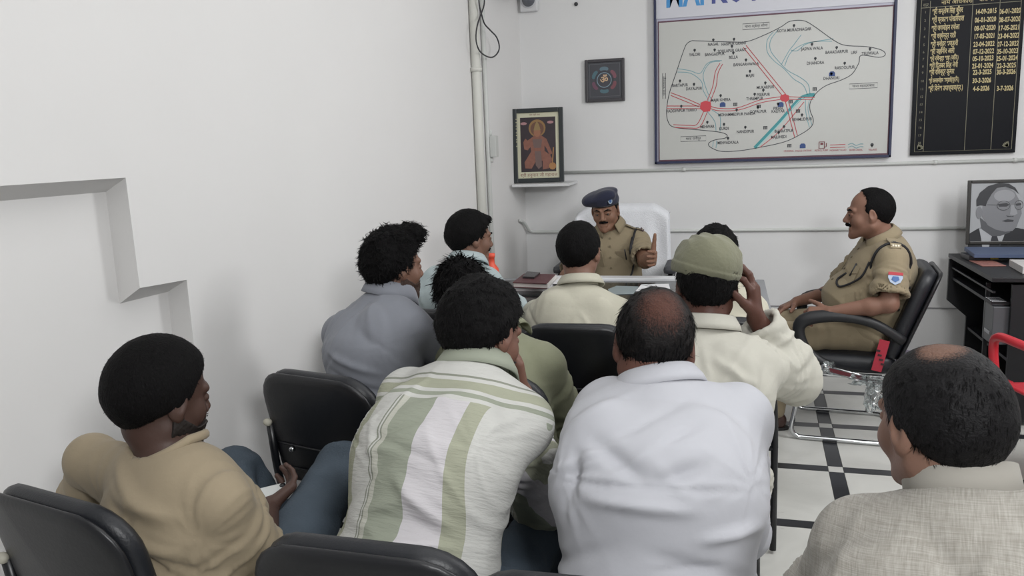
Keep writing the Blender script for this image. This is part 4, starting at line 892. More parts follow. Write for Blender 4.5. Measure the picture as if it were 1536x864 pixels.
# ---- head
def head_frame(C, f, up):
    f = unit(f); up = np.array(up, float); up = unit(up-f*(up@f)); r = np.cross(f, up); return np.array(C, float), np.stack([r, f, up], 1)   # columns: right, forward, up
def head_sdf(C, R, s=1.0, fat=0.0, ears=True, face=True):
    W_ = lambda x, y, z: C+R@(A_(x, y, z)*s)
    H = SDF(); c = lambda a, b, ra, rb, k: H.u(cone(W_(*a), W_(*b), ra*s, rb*s), k*s)
    H.u(ell(W_(0, -0.014, 0.030), A_(0.074, 0.093, 0.084)*s, R))
    H.u(ell(W_(0, -0.035, 0.010), A_(0.066, 0.068, 0.070)*s, R), 0.02*s)
    H.u(ell(W_(0, 0.022, -0.030), A_(0.058+fat, 0.062, 0.072)*s, R), 0.03*s)
    for sx in (-1, 1):
        c((sx*(0.050+fat), -0.008, -0.055), (sx*0.018, 0.062, -0.092), 0.016+fat*.5, 0.017, 0.03)
        H.u(ell(W_(sx*0.042, 0.052, -0.028), A_(0.022+fat*.5, 0.022, 0.026)*s, R), 0.02*s)
        c((sx*0.045, 0.068, 0.022), (sx*0.014, 0.083, 0.022), 0.008, 0.009, 0.014)
    c((0, 0.072, -0.094), (0, 0.076, -0.100), 0.018, 0.015, 0.02)
    if face:
        for sx in (-1, 1): H.s(ell(W_(sx*0.032, 0.093, 0.002), A_(0.017, 0.013, 0.011)*s, R), 0.012*s)
        for sx in (-1, 1): H.u(ell(W_(sx*0.032, 0.0735, 0.001), A_(0.0145, 0.0115, 0.0105)*s, R), 0.003*s)
        c((0, 0.082, 0.012), (0, 0.103, -0.026), 0.008, 0.0115, 0.010)
        for sx in (-1, 1): H.u(ell(W_(sx*0.013, 0.093, -0.031), A_(0.0085, 0.010, 0.008)*s, R), 0.006*s)
        H.s(cone(W_(-0.020, 0.094, -0.0625), W_(0.020, 0.094, -0.0625), 0.0016*s, 0.0016*s), 0.004*s)
        c((-0.018, 0.080, -0.057), (0.018, 0.080, -0.057), 0.006, 0.006, 0.008); c((-0.015, 0.0815, -0.069), (0.015, 0.0815, -0.069), 0.007, 0.007, 0.008)
        H.s(cone(W_(-0.021, 0.0885, -0.0632), W_(0.021, 0.0885, -0.0632), 0.0018*s, 0.0018*s), 0.003*s)
    if ears:
        for sx in (-1, 1):
            ax = unit([sx*0.93, -0.35, 0.05]); fw = unit(np.cross(A_(0, 0.12, 1), ax)*sx*-1) ; upv = np.cross(ax, fw)
            Rl = R@np.stack([ax, fw, upv], 1)
            H.u(ell(W_(sx*0.0765, -0.012, -0.004), A_(0.0085, 0.019, 0.031)*s, Rl), 0.006*s)
            H.u(ell(W_(sx*0.074, -0.006, -0.028), A_(0.008, 0.011, 0.013)*s, Rl), 0.006*s)
            H.s(ell(W_(sx*0.0865, -0.008, 0.001), A_(0.0065, 0.0105, 0.019)*s, Rl), 0.005*s)
    return H
HAIRLINE = dict(  # z -> furthest forward y of the hair
 full=([-0.075, -0.05, -0.03, -0.005, 0.02, 0.045, 0.07, 0.088, 0.12], [-0.060, -0.045, -0.034, 0.004, 0.030, 0.040, 0.066, 0.085, 0.12]),
 short=([-0.075, -0.05, -0.03, -0.005, 0.02, 0.045, 0.07, 0.088, 0.12], [-0.070, -0.055, -0.040, 0.002, 0.024, 0.036, 0.054, 0.070, 0.10]),
 receding=([-0.075, -0.05, -0.03, -0.005, 0.02, 0.045, 0.07, 0.095, 0.13], [-0.065, -0.050, -0.036, 0.004, 0.022, 0.018, 0.012, 0.020, 0.05]))
def hair_sdf(C, R, s, o):
    W_ = lambda x, y, z: C+R@(A_(x, y, z)*s)
    t = o.get('th', 0.012); top = o.get('top', 0.012); H = SDF(); bk = o.get('back', t)
    H.u(ell(W_(0, -0.014, 0.030), (A_(0.074+t, 0.093+(t+bk)/2, 0.084+top))*s, R))
    H.u(ell(W_(0, -0.036-bk*.4, 0.008), (A_(0.064+t, 0.068+bk*.7, 0.080+t*.6))*s, R), 0.02*s)
    for (c_, r_) in o.get('puffs', []): H.u(ell(W_(*c_), A_(*r_)*s, R), 0.02*s)
    zs, ys = HAIRLINE[o.get('line', 'full')]; nape = o.get('nape', -0.076)
    seed = o.get('seed', 1); amp = o.get('amp', 0.003); fr = o.get('freq', 70)
    def cut(P):
        q = (P-C)@R/s; jit = 0.004*vnoise(q*90, 7)
        return smax((q[:, 1]-np.interp(q[:, 2], zs, ys)+jit)*0.75*s, (nape-q[:, 2]+jit+0.25*np.maximum(0, np.abs(q[:, 0])-0.045))*s*.9, 0.006)
    H.x(cut, 0.010*s)
    if 'cp' in o: pw = W_(*o['cp'][0]); nw = unit(R@A_(*o['cp'][1])); H.x(plane(pw-nw*0.012, -nw), 0.004)
    if 'part' in o: pass
    base = H
    def f(P):
        q = (P-C)@R/s
        n = -(t*0.6)*np.clip((-0.01-q[:, 2])/0.055, 0, 1)+amp*(vnoise(q*fr*A_(1, .45, .45), seed)+0.5*vnoise(q*fr*2.1, seed+1))
        return base(P)-n*s
    class G:                                       # callable with box()
        def __call__(s_, P): return f(P)
        def box(s_): return base.box()
    return G()
def strands(C, R, s, V, N, o, rnd):
    """short tapered locks growing out of the hair shell"""
    n = o.get('locks', 1500); L = o.get('len', 0.016)*s; wd = o.get('wd', 0.0022)*s; lift = o.get('lift', 0.25)
    q = (V-C)@R/s; ok = np.nonzero((q[:, 2] > o.get('lmin', -0.058)) & ((N@R)[:, 1] < 0.93))[0]
    if len(ok) == 0: return None
    idx = rnd.choice(ok, n); q = q[idx]; P = V[idx]-N[idx]*0.002; Nn = N[idx]
    wh = A_(*o.get('whorl', (0.01, -0.05, 0.10))); dl = q-wh; fl = o.get('flow', (0, 0, -0.5))
    d = dl/np.linalg.norm(dl, axis=1, keepdims=True)+A_(*fl); d = d@R.T
    d += rnd.randn(n, 3)*o.get('mess', 0.35); d -= Nn*(d*Nn).sum(1)[:, None]; d /= np.linalg.norm(d, axis=1)[:, None]+1e-9
    side = np.cross(d, Nn); k = 4; out = []; Ls = L*(0.6+0.8*rnd.rand(n)); lf = lift*(0.5+rnd.rand(n)); curl = o.get('curl', 0.0)
    ph = rnd.rand(n)*6.28
    for i in range(k):
        t = i/(k-1); c = P+d*(Ls*t)[:, None]+Nn*(Ls*lf*t*(1-0.4*t))[:, None]+side*(curl*L*np.sin(ph+t*5))[:, None]+Nn*(abs(curl)*L*np.sin(ph*1.7+t*4)*t)[:, None]
        w_ = wd*(1-t)**0.6
        out += [c+side*w_, c-side*w_] if i < k-1 else [c]
    VV = np.stack(out, 1).reshape(-1, 3); m = 2*(k-1)+1; F = []
    b = np.arange(n)*m
    for i in range(k-2): F.append(np.stack([b+2*i, b+2*i+1, b+2*i+3, b+2*i+2], 1))
    F = np.vstack(F); T = np.stack([b+2*(k-2), b+2*(k-2)+1, b+m-1, b+m-1], 1)
    return VV, F, T[:, :3]
# ---- hand: W wrist, d finger direction, n palm normal (out of the palm), t towards the thumb
def hand_sdf(W, d, n, t, curl=(0.3, 0.5, 0.4), spread=0.12, s=1.0, thumb=(0.5, 0.8, 0.15), tc=0.3, curls=None):
    d = unit(d); n = unit(np.array(n)-d*(np.array(n)@d)); t0 = np.cross(d, n); t = t0*np.sign(t0@np.array(t)) ; W = np.array(W, float); H = SDF()
    fin = [(0.030, 0.086, 0.074, 0.0092), (0.010, 0.090, 0.082, 0.0095), (-0.010, 0.086, 0.076, 0.0090), (-0.028, 0.078, 0.060, 0.0082)]
    for i, (o, pl, fl, r) in enumerate(fin):
        K = W+(d*pl+t*o)*s; H.u(cone(W+(d*0.012+t*o*0.55)*s, K, 0.0145*s, 0.0125*s), 0.014*s)
    for i, (o, pl, fl, r) in enumerate(fin):
        K = W+(d*pl+t*o)*s; cc = curls[i] if curls else curl; a = 0.0; p = K; sp = spread*(1.5-i)
        base = unit(d*math.cos(sp)+t*math.sin(sp))
        for j, (fr, ca) in enumerate(zip((0.46, 0.30, 0.24), cc)):
            a += ca; q = p+(base*math.cos(a)+n*math.sin(a))*fl*fr*s
            H.u(cone(p, q, r*(1-0.08*j)*s, r*(0.93-0.1*j)*s), 0.004*s if j else 0.006*s); p = q
    p = W+(d*0.024+t*0.020)*s; td = unit(d*thumb[0]+t*thumb[1]+n*thumb[2])
    q = p+td*0.046*s; H.u(cone(p, q, 0.0165*s, 0.0125*s), 0.012*s)
    td2 = unit(td+d*tc*.6+n*tc*.3); p2 = q+td2*0.032*s; H.u(cone(q, p2, 0.0118*s, 0.0102*s), 0.004*s)
    td3 = unit(td2+d*tc*.5); H.u(cone(p2, p2+td3*0.026*s, 0.0102*s, 0.0082*s), 0.004*s)
    return H
M_SKIN = {}
def skin(name, col):
    m = mat('skin_'+name, col, rough=0.52, bump=0.05, bscale=150, var=0.07, vscale=22, spec=0.35, sss=0.12); return m
M_HAIR = mat('black_hair', '0B0A0B', rough=0.68, bump=0.6, bscale=260, stretch=(1, 1, .35), spec=0.12)
M_HAIRG = mat('greying_black_hair', '17161A', rough=0.5, bump=0.6, bscale=260, spec=0.4, var=0.5, vscale=120)
def bald_mat(name, skincol, haircol, c, axis_r, lo=0.35, hi=0.75):
    """thin hair: colour attribute 'thin' says how much scalp shows"""
    m = mat(name, haircol, rough=0.6, bump=0.35, bscale=240, spec=0.2); nt = m.node_tree; b = nt.nodes['Principled BSDF']
    at_ = nt.nodes.new('ShaderNodeAttribute'); at_.attribute_name = 'thin'
    n = nt.nodes.new('ShaderNodeTexNoise'); n.inputs['Scale'].default_value = 1; n.inputs['Detail'].default_value = 4
    tc = nt.nodes.new('ShaderNodeTexCoord'); mp_ = nt.nodes.new('ShaderNodeMapping'); mp_.inputs['Scale'].default_value = (420, 420, 70); nt.links.new(tc.outputs['Object'], mp_.inputs[0]); nt.links.new(mp_.outputs[0], n.inputs['Vector'])
    ad = nt.nodes.new('ShaderNodeMath'); ad.operation = 'ADD'; sp = nt.nodes.new('ShaderNodeSeparateXYZ'); nt.links.new(at_.outputs['Vector'], sp.inputs[0]); nt.links.new(sp.outputs['X'], ad.inputs[0])
    ms = nt.nodes.new('ShaderNodeMath'); ms.operation = 'MULTIPLY_ADD'; ms.inputs[1].default_value = 0.9; ms.inputs[2].default_value = -0.45; nt.links.new(n.outputs['Fac'], ms.inputs[0]); nt.links.new(ms.outputs[0], ad.inputs[1])
    r = nt.nodes.new('ShaderNodeValToRGB'); r.color_ramp.elements[0].position = lo; r.color_ramp.elements[0].color = srgb(haircol); r.color_ramp.elements[1].position = hi; r.color_ramp.elements[1].color = srgb(skincol)
    nt.links.new(ad.outputs[0], r.inputs[0]); nt.links.new(r.outputs[0], b.inputs['Base Color']); return m
def cloth(name, col, bump=0.18, bscale=45, rough=0.85, var=0.04, weave=False, sheen=0.08):
    m = mat(name, col, rough=rough, bump=bump, bscale=bscale, var=var, vscale=14, spec=0.25, sheen=sheen); return m
TRI = [0]
def emit(name, V, F, m, parent, extra=None, fold=None):
    me = npmesh(name, V, F); o = link(name, me, m, parent); TRI[0] += len(F)*2
    if extra is not None:
        for k, a in extra.items(): setattr_vec(me, k, a)
    return o
def collar(mb, c, ax, fr, rx, ry, h=0.034, leaf=0.040, gap=0.35, style='shirt', flare=0.020, n=44):
    """folded shirt collar (or low band) round the neck; c ring centre, ax up axis, fr towards the front"""
    ax = unit(ax); fr = unit(np.array(fr)-ax*(np.array(fr)@ax)); sd = np.cross(fr, ax); V = []; F = []
    for i in range(n+1):
        a = gap*0.5+(2*math.pi-gap)*i/n; ff = math.cos(a)      # a measured from the front
        q = fr*math.cos(a)*ry+sd*math.sin(a)*rx; rd = unit(q)
        dip = -0.018*max(0, ff)**2
        pt = 0.018*max(0, ff)**6 if style == 'shirt' else 0
        if style == 'shirt':
            pr = [(-0.002, -0.006), (0.0, h*0.9), (0.004, h+0.003), (0.010, h), (0.010+flare*0.75, h-leaf*0.6), (0.010+flare+pt, h-leaf-pt*1.2), (0.006+flare+pt, h-leaf-0.001-pt*1.2), (0.008+flare*0.5, h-leaf*0.5), (0.006, h-0.008), (0.004, -0.006)]
        else:
            pr = [(-0.002, -0.006), (0.0, h), (0.002, h+0.0015), (0.0045, h), (0.006, -0.006)]
        for r_, z_ in pr: V.append(c+q+rd*r_+ax*(z_+dip))
    k = len(pr)
    for i in range(n):
        for j in range(k): F.append((i*k+j, i*k+(j+1) % k, (i+1)*k+(j+1) % k, (i+1)*k+j))
    F.append(tuple(range(k))); F.append(tuple(n*k+j for j in range(k))[::-1])
    mb.add(V, F, smooth=True); return mb
def ik(S, Wt, l1, l2, hint):
    S = np.array(S, float); Wt = np.array(Wt, float); d = Wt-S; L = np.linalg.norm(d)
    if L > (l1+l2)*0.985: Wt = S+d/L*(l1+l2)*0.985; d = Wt-S; L = np.linalg.norm(d)
    a = (l1*l1-l2*l2+L*L)/(2*L); h = math.sqrt(max(0, l1*l1-a*a)); u = d/L; hh = np.array(hint, float); hh = unit(hh-u*(hh@u)); return S+u*a+hh*h, Wt

def person(label, J, o):
    """J: joints in world metres. o: looks."""
    ground = A_(J['P'][0], J['P'][1], 0)
    root = empty('person', tuple(ground)); tag(root, label, 'person'); inv = Matrix.Translation((-ground[0], -ground[1], 0))
    O = ground
    P, N = A_(*J['P']), A_(*J['N']); SL, SR = A_(*J['SL']), A_(*J['SR'])
    side = unit(SR-SL); up = unit(N-P); side = unit(side-0.0*up); front = unit(np.cross(up, side)); side = unit(np.cross(front, up)*1.0)
    g = o.get('girth', 1.0); sl = o.get('slouch', 0.03); belly = o.get('belly', 0.0)
    ps = unit(A_(*J['pside'])) if 'pside' in J else side
    pf = unit(np.cross([0, 0, 1.0], ps))
    M1 = P+(N-P)*0.33-front*sl*0.8; M2 = P+(N-P)*0.66-front*sl; M3 = N-up*0.070-front*0.006
    C, R = head_frame(J['C'], J['hf'], J.get('hu', (0, 0, 1))); hs = o.get('hs', 1.0)
    HL = P-ps*0.085; HR = P+ps*0.085
    arms = []
    for sd, S in (('L', SL), ('R', SR)):
        a = J.get('arm'+sd)
        if a is None: continue
        if len(a) == 2 and 'E'+sd not in J: E, Wr = A_(*a[0]), A_(*a[1])
        arms.append((sd, S, E, Wr))
    legs = []
    for sd, Hp in (('L', HL), ('R', HR)):
        a = J.get('leg'+sd)
        if a is None: continue
        legs.append((sd, Hp, A_(*a[0]), A_(*a[1])))
    neckc = C+R@A_(0, -0.022, -0.060)*hs
    # --- skin
    sk_ = o.get('sk', 1.0); sr = o.get('sr', 0.0)
    def torso(S_, off, hem=0.0):
        S_.u(econe(P, M1, ((0.160*g+off), (0.115*g+off)), ((0.140*g+off), (0.108*g+off)), ps), 0.05)
        S_.u(econe(M1, M2, ((0.142*g+off), (0.110*g+off)), ((0.158*g+off), (0.118*g+off)), side), 0.05)
        S_.u(econe(M2, M3, ((0.160*g+off), (0.115*g+off)), ((0.158*g+off), (0.080+off)), side), 0.06)
        if belly: S_.u(ell(P+(N-P)*0.30+front*0.055, A_(0.135*g+belly*.5+off, 0.115+belly*1.2+off, 0.14+off), np.stack([side, front, up], 1)), 0.06)
        S_.u(econe(SL*0.97+SR*0.03-up*0.012, SR*0.97+SL*0.03-up*0.012, (0.056+off-sr, 0.046+off-sr), (0.056+off-sr, 0.046+off-sr), up), 0.035*sk_)
        for S in (SL, SR):
            S_.u(cone(N-up*0.034, S, 0.050+off, 0.044+off*0.9-sr), 0.035*sk_)
            sgn = 1 if S is SR else -1
            if o.get('blade', True): S_.u(ell(M2+up*0.05+side*sgn*0.085-front*0.045, A_(0.080, 0.030+off, 0.10), np.stack([side, front, up], 1)), 0.035)
            S_.u(cone(S, M2+side*sgn*0.115*g+up*0.00, 0.044+off*.9-sr, 0.044+off-sr*.5), 0.03*sk_)
    body = head_sdf(C, R, hs, fat=o.get('fat', 0.0), face=o.get('face', True))
    body.u(cone(neckc, N+front*0.020-up*0.01, 0.056*o.get('neck', 1.0), 0.062*o.get('neck', 1.0)), 0.025)
    body.u(cone(N-up*0.03, SL*0.5+N*0.5-up*0.02, 0.045, 0.04), 0.04); body.u(cone(N-up*0.03, SR*0.5+N*0.5-up*0.02, 0.045, 0.04), 0.04)
    sk = skin(*o['skin'])
    V, F, Nn = mesh_sdf(body, o.get('vh', 0.005))
    parts = [(V, F)]
    for sd, S, E, Wr in arms:
        B = SDF(); B.u(cone(S, E, 0.046, 0.040)); fa = E+(Wr-E)*0.3
        B.u(cone(E, fa, 0.040, 0.041), 0.02); B.u(cone(fa, Wr, 0.041, 0.027), 0.02)
        hd = J.get('hand'+sd)
        if hd is not None:
            hsd = hand_sdf(Wr, **hd); B.group(hsd, 0.012)
        V, F, Nn = mesh_sdf(B, o.get('vh', 0.005) if hd is not None else 0.008); parts.append((V, F))
    T = SDF(); torso(T, -0.012)
    for sd, Hp, Kn, An in legs: T.u(cone(Hp, Kn, 0.068, 0.048), 0.03); T.u(cone(Kn, An, 0.048, 0.032), 0.02)
    V, F, Nn = mesh_sdf(T, 0.016, newton=1); parts.append((V, F))
    nV = 0; VV = []; FF = []
    for V, F in parts: VV.append(V); FF.append(F+nV); nV += len(V)
    emit('body', np.vstack(VV)-O, np.vstack(FF), sk, root)
    # --- eyes and brows when the face can be seen
    if o.get('eyes'):
        for sx in (-1, 1):
            c = C+R@A_(sx*0.032, 0.0755, 0.0005)*hs-O; mb = MB(); ir = MB()
            V = []; n_ = 12
            bm = bmesh.new(); bmesh.ops.create_icosphere(bm, subdivisions=2, radius=0.0105*hs); mb.add([c+np.array(v.co[:]) for v in bm.verts], [[v.index for v in f.verts] for f in bm.faces], True); bm.free()
            e = mb.build('eye', mat('eye_white', '7A706A', rough=0.3), root)
            bm = bmesh.new(); bmesh.ops.create_icosphere(bm, subdivisions=2, radius=0.0062*hs); ir.add([c+R@A_(0, 0.0058, 0.0)*hs+np.array(v.co[:]) for v in bm.verts], [[v.index for v in f.verts] for f in bm.faces], True); bm.free()
            ir.build('iris', mat('dark_iris', '1A1210', rough=0.15), e)
            lid = SDF(); lid.u(cone(C+R@A_(sx*0.020, 0.0845, 0.006)*hs, C+R@A_(sx*0.045, 0.0765, 0.005)*hs, 0.0045*hs, 0.0042*hs)); V, F, _ = mesh_sdf(lid, 0.002); emit('eyelid', V-O, F, sk, root)
            br = SDF(); br.u(cone(C+R@A_(sx*0.015, 0.0905, 0.0215)*hs, C+R@A_(sx*0.034, 0.085, 0.0265)*hs, 0.0035*hs, 0.004*hs)); br.u(cone(C+R@A_(sx*0.034, 0.085, 0.0265)*hs, C+R@A_(sx*0.050, 0.072, 0.020)*hs, 0.004*hs, 0.002*hs), 0.004); V, F, _ = mesh_sdf(br, 0.002); emit('eyebrow', V-O, F, M_HAIR, root)
    if o.get('moustache'):
        ms = SDF()
        for sx in (-1, 1): ms.u(cone(C+R@A_(0, 0.0945, -0.046)*hs, C+R@A_(sx*0.024, 0.083, -0.0505)*hs, 0.0075*hs, 0.005*hs), 0.004)
        def mf(P_): return ms(P_)-0.0016*vnoise(P_*420, 3)
        mf.box = ms.box; V, F, _ = mesh_sdf(mf, 0.002, box=ms.box(), newton=1); emit('moustache', V-O, F, M_HAIR, root)
    if o.get('beard'):
        hsdf = head_sdf(C, R, hs, fat=o.get('fat', 0.0)-0.0, ears=False)
        def bf(P_):
            q = (P_-C)@R/hs; d = hsdf(P_)-o.get('bth', 0.004)-0.0015*vnoise(P_*350, 5)
            lim = np.interp(q[:, 1], [-0.03, -0.012, 0.01, 0.05, 0.075, 0.1], [-0.01, 0.01, -0.035, -0.055, -0.045, -0.043])
            lim2 = np.maximum(q[:, 2]-lim, -0.014-q[:, 1]); mouth = 0.012-np.sqrt((q[:, 0]*0.6)**2+((q[:, 2]+0.063))**2*1.2+np.maximum(0, 0.08-q[:, 1])**2)
            return np.maximum(np.maximum(d, lim2*0.7*hs), mouth*0.7)
        lo, hi = hsdf.box(); V, F, _ = mesh_sdf(bf, 0.003, box=(lo, hi), newton=1); emit('beard', V-O, F, o['beard'] if not isinstance(o['beard'], bool) else mat('stubble_beard', '1C1512', rough=0.7), root)
    # --- hair
    ho = o.get('hair')
    if ho:
        hf = hair_sdf(C, R, hs, ho); V, F, Nn = mesh_sdf(hf, ho.get('vh', 0.004), newton=1); hm = ho.get('mat', M_HAIR)
        q = (V-C)@R/hs
        if 'thin' in ho:
            c_, r_, amt = ho['thin']; dd = np.sqrt((((q-A_(*c_))/A_(*r_))**2).sum(1)); th = np.clip(amt*(1.25-dd), 0, 1); ex = {'thin': np.stack([th, th, th], 1)}
        else: ex = None; th = np.zeros(len(V))
        hair_o = emit('hair', V-O, F, hm, root, ex)
        rnd = np.random.RandomState(ho.get('seed', 1)); keep = th < 0.25
        if ho.get('locks', 1500): 
            r_ = strands(C, R, hs, V[keep], Nn[keep], ho, rnd)
            if r_ is not None:
                SV, SF, ST_ = r_; me = bpy.data.meshes.new('hair_strands'); me.from_pydata((SV-O).tolist(), [], SF.tolist()+ST_.tolist()); me.polygons.foreach_set('use_smooth', [True]*len(me.polygons)); me.update()
                so = link('hair_strands', me, ho.get('lockmat', M_HAIR), hair_o); so['kind'] = 'stuff'; TRI[0] += len(SF)*2+len(ST_)
    # --- shirt
    so = o['shirt']; off = so.get('off', 0.012); S_ = SDF(); torso(S_, off)
    hem = so.get('hem', 0.05)
    if so.get('long'):                              # kurta skirts over the seat and thighs
        for sd, Hp, Kn, An in legs: S_.u(cone(Hp, Hp+(Kn-Hp)*0.8, 0.095+off, 0.085+off), 0.06)
        S_.u(econe(P-A_(0, 0, 0.03)-pf*0.02, P+up*0.05, (0.19*g, 0.14*g), (0.16*g, 0.12*g), ps), 0.05)
    sdz = []
    SK = so.get('sleeve', 'long')
    for sd, S, E, Wr in arms:
        A2 = SDF(); w0 = so.get('sw', 0.016)
        if SK == 'short':
            e_ = S+(E-S)*so.get('slen', 0.72); A2.u(cone(S, e_, 0.047+w0*.6-sr, 0.047+w0*1.25)); A2.x(plane(e_+unit(E-S)*0.0, E-S), 0.004)
            A2.s(cone(e_-unit(E-S)*0.012, e_+unit(E-S)*0.2, 0.043+w0, 0.047+w0*1.3), 0.003); sdz.append((sd, e_, unit(E-S)))
        else:
            A2.u(cone(S, E, 0.047+w0*.6, 0.042+w0*0.95)); f2 = E+(Wr-E)*so.get('flen', 0.93)
            A2.u(cone(E, f2, 0.042+w0*0.95, 0.030+w0*so.get('cuff', 0.9)), 0.03); A2.x(plane(f2, Wr-E), 0.004)
            A2.s(cone(f2-unit(Wr-E)*0.01, f2+unit(Wr-E)*0.2, 0.026+w0*.8, 0.026+w0*.8), 0.003)
        S_.group(A2, 0.022*sk_)
    nr = so.get('neckr', 0.062)
    nax = unit(neckc-N)
    S_.s(cone(N+front*0.022+nax*0.030, N+front*0.03+nax*0.16, nr, nr+0.02), 0.006)
    S_.x(plane(P-A_(0, 0, 0.14 if so.get('long') else so.get('hemz', 0.10)), (0, 0, -1)), 0.004)
    V, F, Nn = mesh_sdf(S_, so.get('vh', 0.008))
    # fabric coordinates and folds
    def fab(V): q = V-P; return np.stack([q@side, q@up, q@front], 1)
    q = fab(V); H_ = np.linalg.norm(N-P); v = q[:, 1]/H_; fa = so.get('fold', 0.006); sd_ = so.get('seed', 1)
    disp = np.zeros(len(V))
    hw = 0.17*g
    for sg in (-1, 1):                               # folds fanning out of each armpit
        dx = q[:, 0]-sg*hw*0.95; dy = q[:, 1]-H_*0.70; r = np.sqrt(dx*dx+dy*dy+0.3*q[:, 2]**2)+1e-6; th = np.arctan2(dy, -sg*dx)
        fn = vnoise(np.stack([th*3.2, r*3, np.full(len(V), sg*3.0)], 1), sd_+3)
        disp += fa*0.55*(1-np.abs(fn)*2)*np.exp(-(r/0.13)**2)*np.clip((r-0.03)/0.05, 0, 1)
    lowm = np.clip((0.55-v)/0.5, 0, 1)
    wv = vnoise(np.stack([q[:, 0]*4+1.3*v, q[:, 1]*17+2.0*vnoise(q*5, sd_), q[:, 2]*5], 1), sd_+5)
    disp += fa*(1-np.abs(wv)*2.2)*lowm*0.9
    w2 = vnoise(np.stack([q[:, 0]*7+q[:, 1]*6, q[:, 1]*9-q[:, 0]*5, q[:, 2]*6], 1), sd_+8); disp += fa*0.45*w2
    upm = np.clip((v-0.55)/0.3, 0, 1); wy = vnoise(np.stack([q[:, 0]*14, q[:, 1]*4, q[:, 2]*3], 1), sd_+9); disp += fa*0.45*wy*upm
    rc = np.random.RandomState(sd_+70); auto = []
    for _k in range(so.get('creases', 20)):
        cy = rc.uniform(0.02, 0.92)*H_; cx = rc.uniform(-0.15, 0.15); low = cy < 0.5*H_
        an = rc.normal(0, 0.28) if low else rc.normal(0, 0.25)+np.sign(-cx)*rc.uniform(0.5, 1.2)*(1 if rc.rand() < .75 else -1)
        ln = rc.uniform(0.05, 0.12); dx, dy = math.cos(an)*ln, math.sin(an)*ln
        auto.append(((cx-dx, cy-dy), (cx+dx, cy+dy), rc.uniform(0.35, 0.9)*fa*(1 if rc.rand() < .6 else -1), rc.uniform(0.007, 0.014)))
    for fl in list(so.get('drag', []))+auto:                    # named pull lines: a -> b in fabric coordinates, strength, width
        a, b, am, wd = fl; a = A_(*a); b = A_(*b); ab = b-a; t_ = np.clip(((q[:, :2]-a)@ab)/(ab@ab), 0, 1); dd = np.linalg.norm(q[:, :2]-a-t_[:, None]*ab, axis=1); disp += am*np.exp(-(dd/wd)**2)*np.sin(np.pi*np.clip(t_*0.9+0.05, 0, 1))*(q[:, 2] < 0.03)
    for sd, S, E, Wr in arms:                        # rings of creases round the sleeve, tighter at the elbow
        for a, b, nn in ((S, E, 1), (E, Wr, 2)):
            ab = b-a; L2 = ab@ab; t_ = ((V-a)@ab)/L2; rr = np.linalg.norm(V-a-t_[:, None]*ab, axis=1); m_ = (t_ > 0.12) & (t_ < 1.05) & (rr < 0.11)
            ww = vnoise(np.stack([t_*9+((V-a)@front)*12, ((V-a)@side)*7, ((V-a)@up)*7], 1), sd_+11+nn)
            disp += np.where(m_, fa*0.8*(1-np.abs(ww)*2)*np.clip((t_-0.12)*5, 0, 1), 0)
    disp = disp*so.get('fs', 1.5); V = V+Nn*disp[:, None]
    shirt = emit('shirt', V-O, F, so['mat'], root, {'fab': q/A_(1, H_, 1)})
    if so.get('collar', 'shirt'):
        cc = N+front*so.get('cf', 0.026)+nax*so.get('cu', 0.022)-O; mb = MB()
        ca = unit(nax*0.75+up*0.25+A_(0, 0, .3)) if 'cax' not in so else A_(*so['cax'])
        k_ = so.get('collar', 'shirt'); r0 = so.get('cr', 0.0)
        if k_ == 'crew': 
            fr_ = front; sdv = np.cross(unit(fr_), ca); pts = [cc+fr_*math.cos(a)*(0.073+r0)+sdv*math.sin(a)*(0.076+r0)+ca*(0.004-0.02*max(0, math.cos(a))) for a in np.linspace(0, 2*math.pi, 41)[:-1]]
            mb.tube(pts, 0.008, n=8, closed=True, flat=1.3)
        else: collar(mb, cc, ca, front, 0.066+r0, 0.070+r0, style='shirt' if k_ == 'shirt' else 'band', h=so.get('ch', 0.034), leaf=so.get('leaf', 0.040), gap=so.get('gap', 0.5))
        mb.build('collar', so.get('cmat', so['mat']), shirt)
    # --- trousers and shoes
    to = o.get('trousers')
    if to:
        T = SDF(); T.u(econe(P-A_(0, 0, 0.01), P+up*0.09, (0.165*g, 0.125*g), (0.145*g, 0.115*g), ps))
        w_ = to.get('w', 1.0)
        for sd, Hp, Kn, An in legs:
            T.u(cone(Hp, Kn, 0.086*w_, 0.064*w_), 0.04); end = Kn+(An-Kn)*0.93; T.u(cone(Kn, end, 0.063*w_, 0.052*w_), 0.02)
        V, F, Nn = mesh_sdf(T, to.get('vh', 0.011)); q = V-P
        fa = to.get('fold', 0.006); d_ = np.zeros(len(V))
        for sd, Hp, Kn, An in legs:
            for a, b in ((Hp, Kn), (Kn, An)):
                ab = b-a; t_ = ((V-a)@ab)/(ab@ab); rr = np.linalg.norm(V-a-t_[:, None]*ab, axis=1); m_ = (t_ > 0) & (t_ < 1.05) & (rr < 0.13)
                ww = vnoise(np.stack([t_*8, q[:, 0]*7, q[:, 2]*7], 1), 21); d_ += np.where(m_, fa*(1-np.abs(ww)*2), 0)
        V = V+Nn*d_[:, None]; emit('trousers', V-O, F, to['mat'], root)
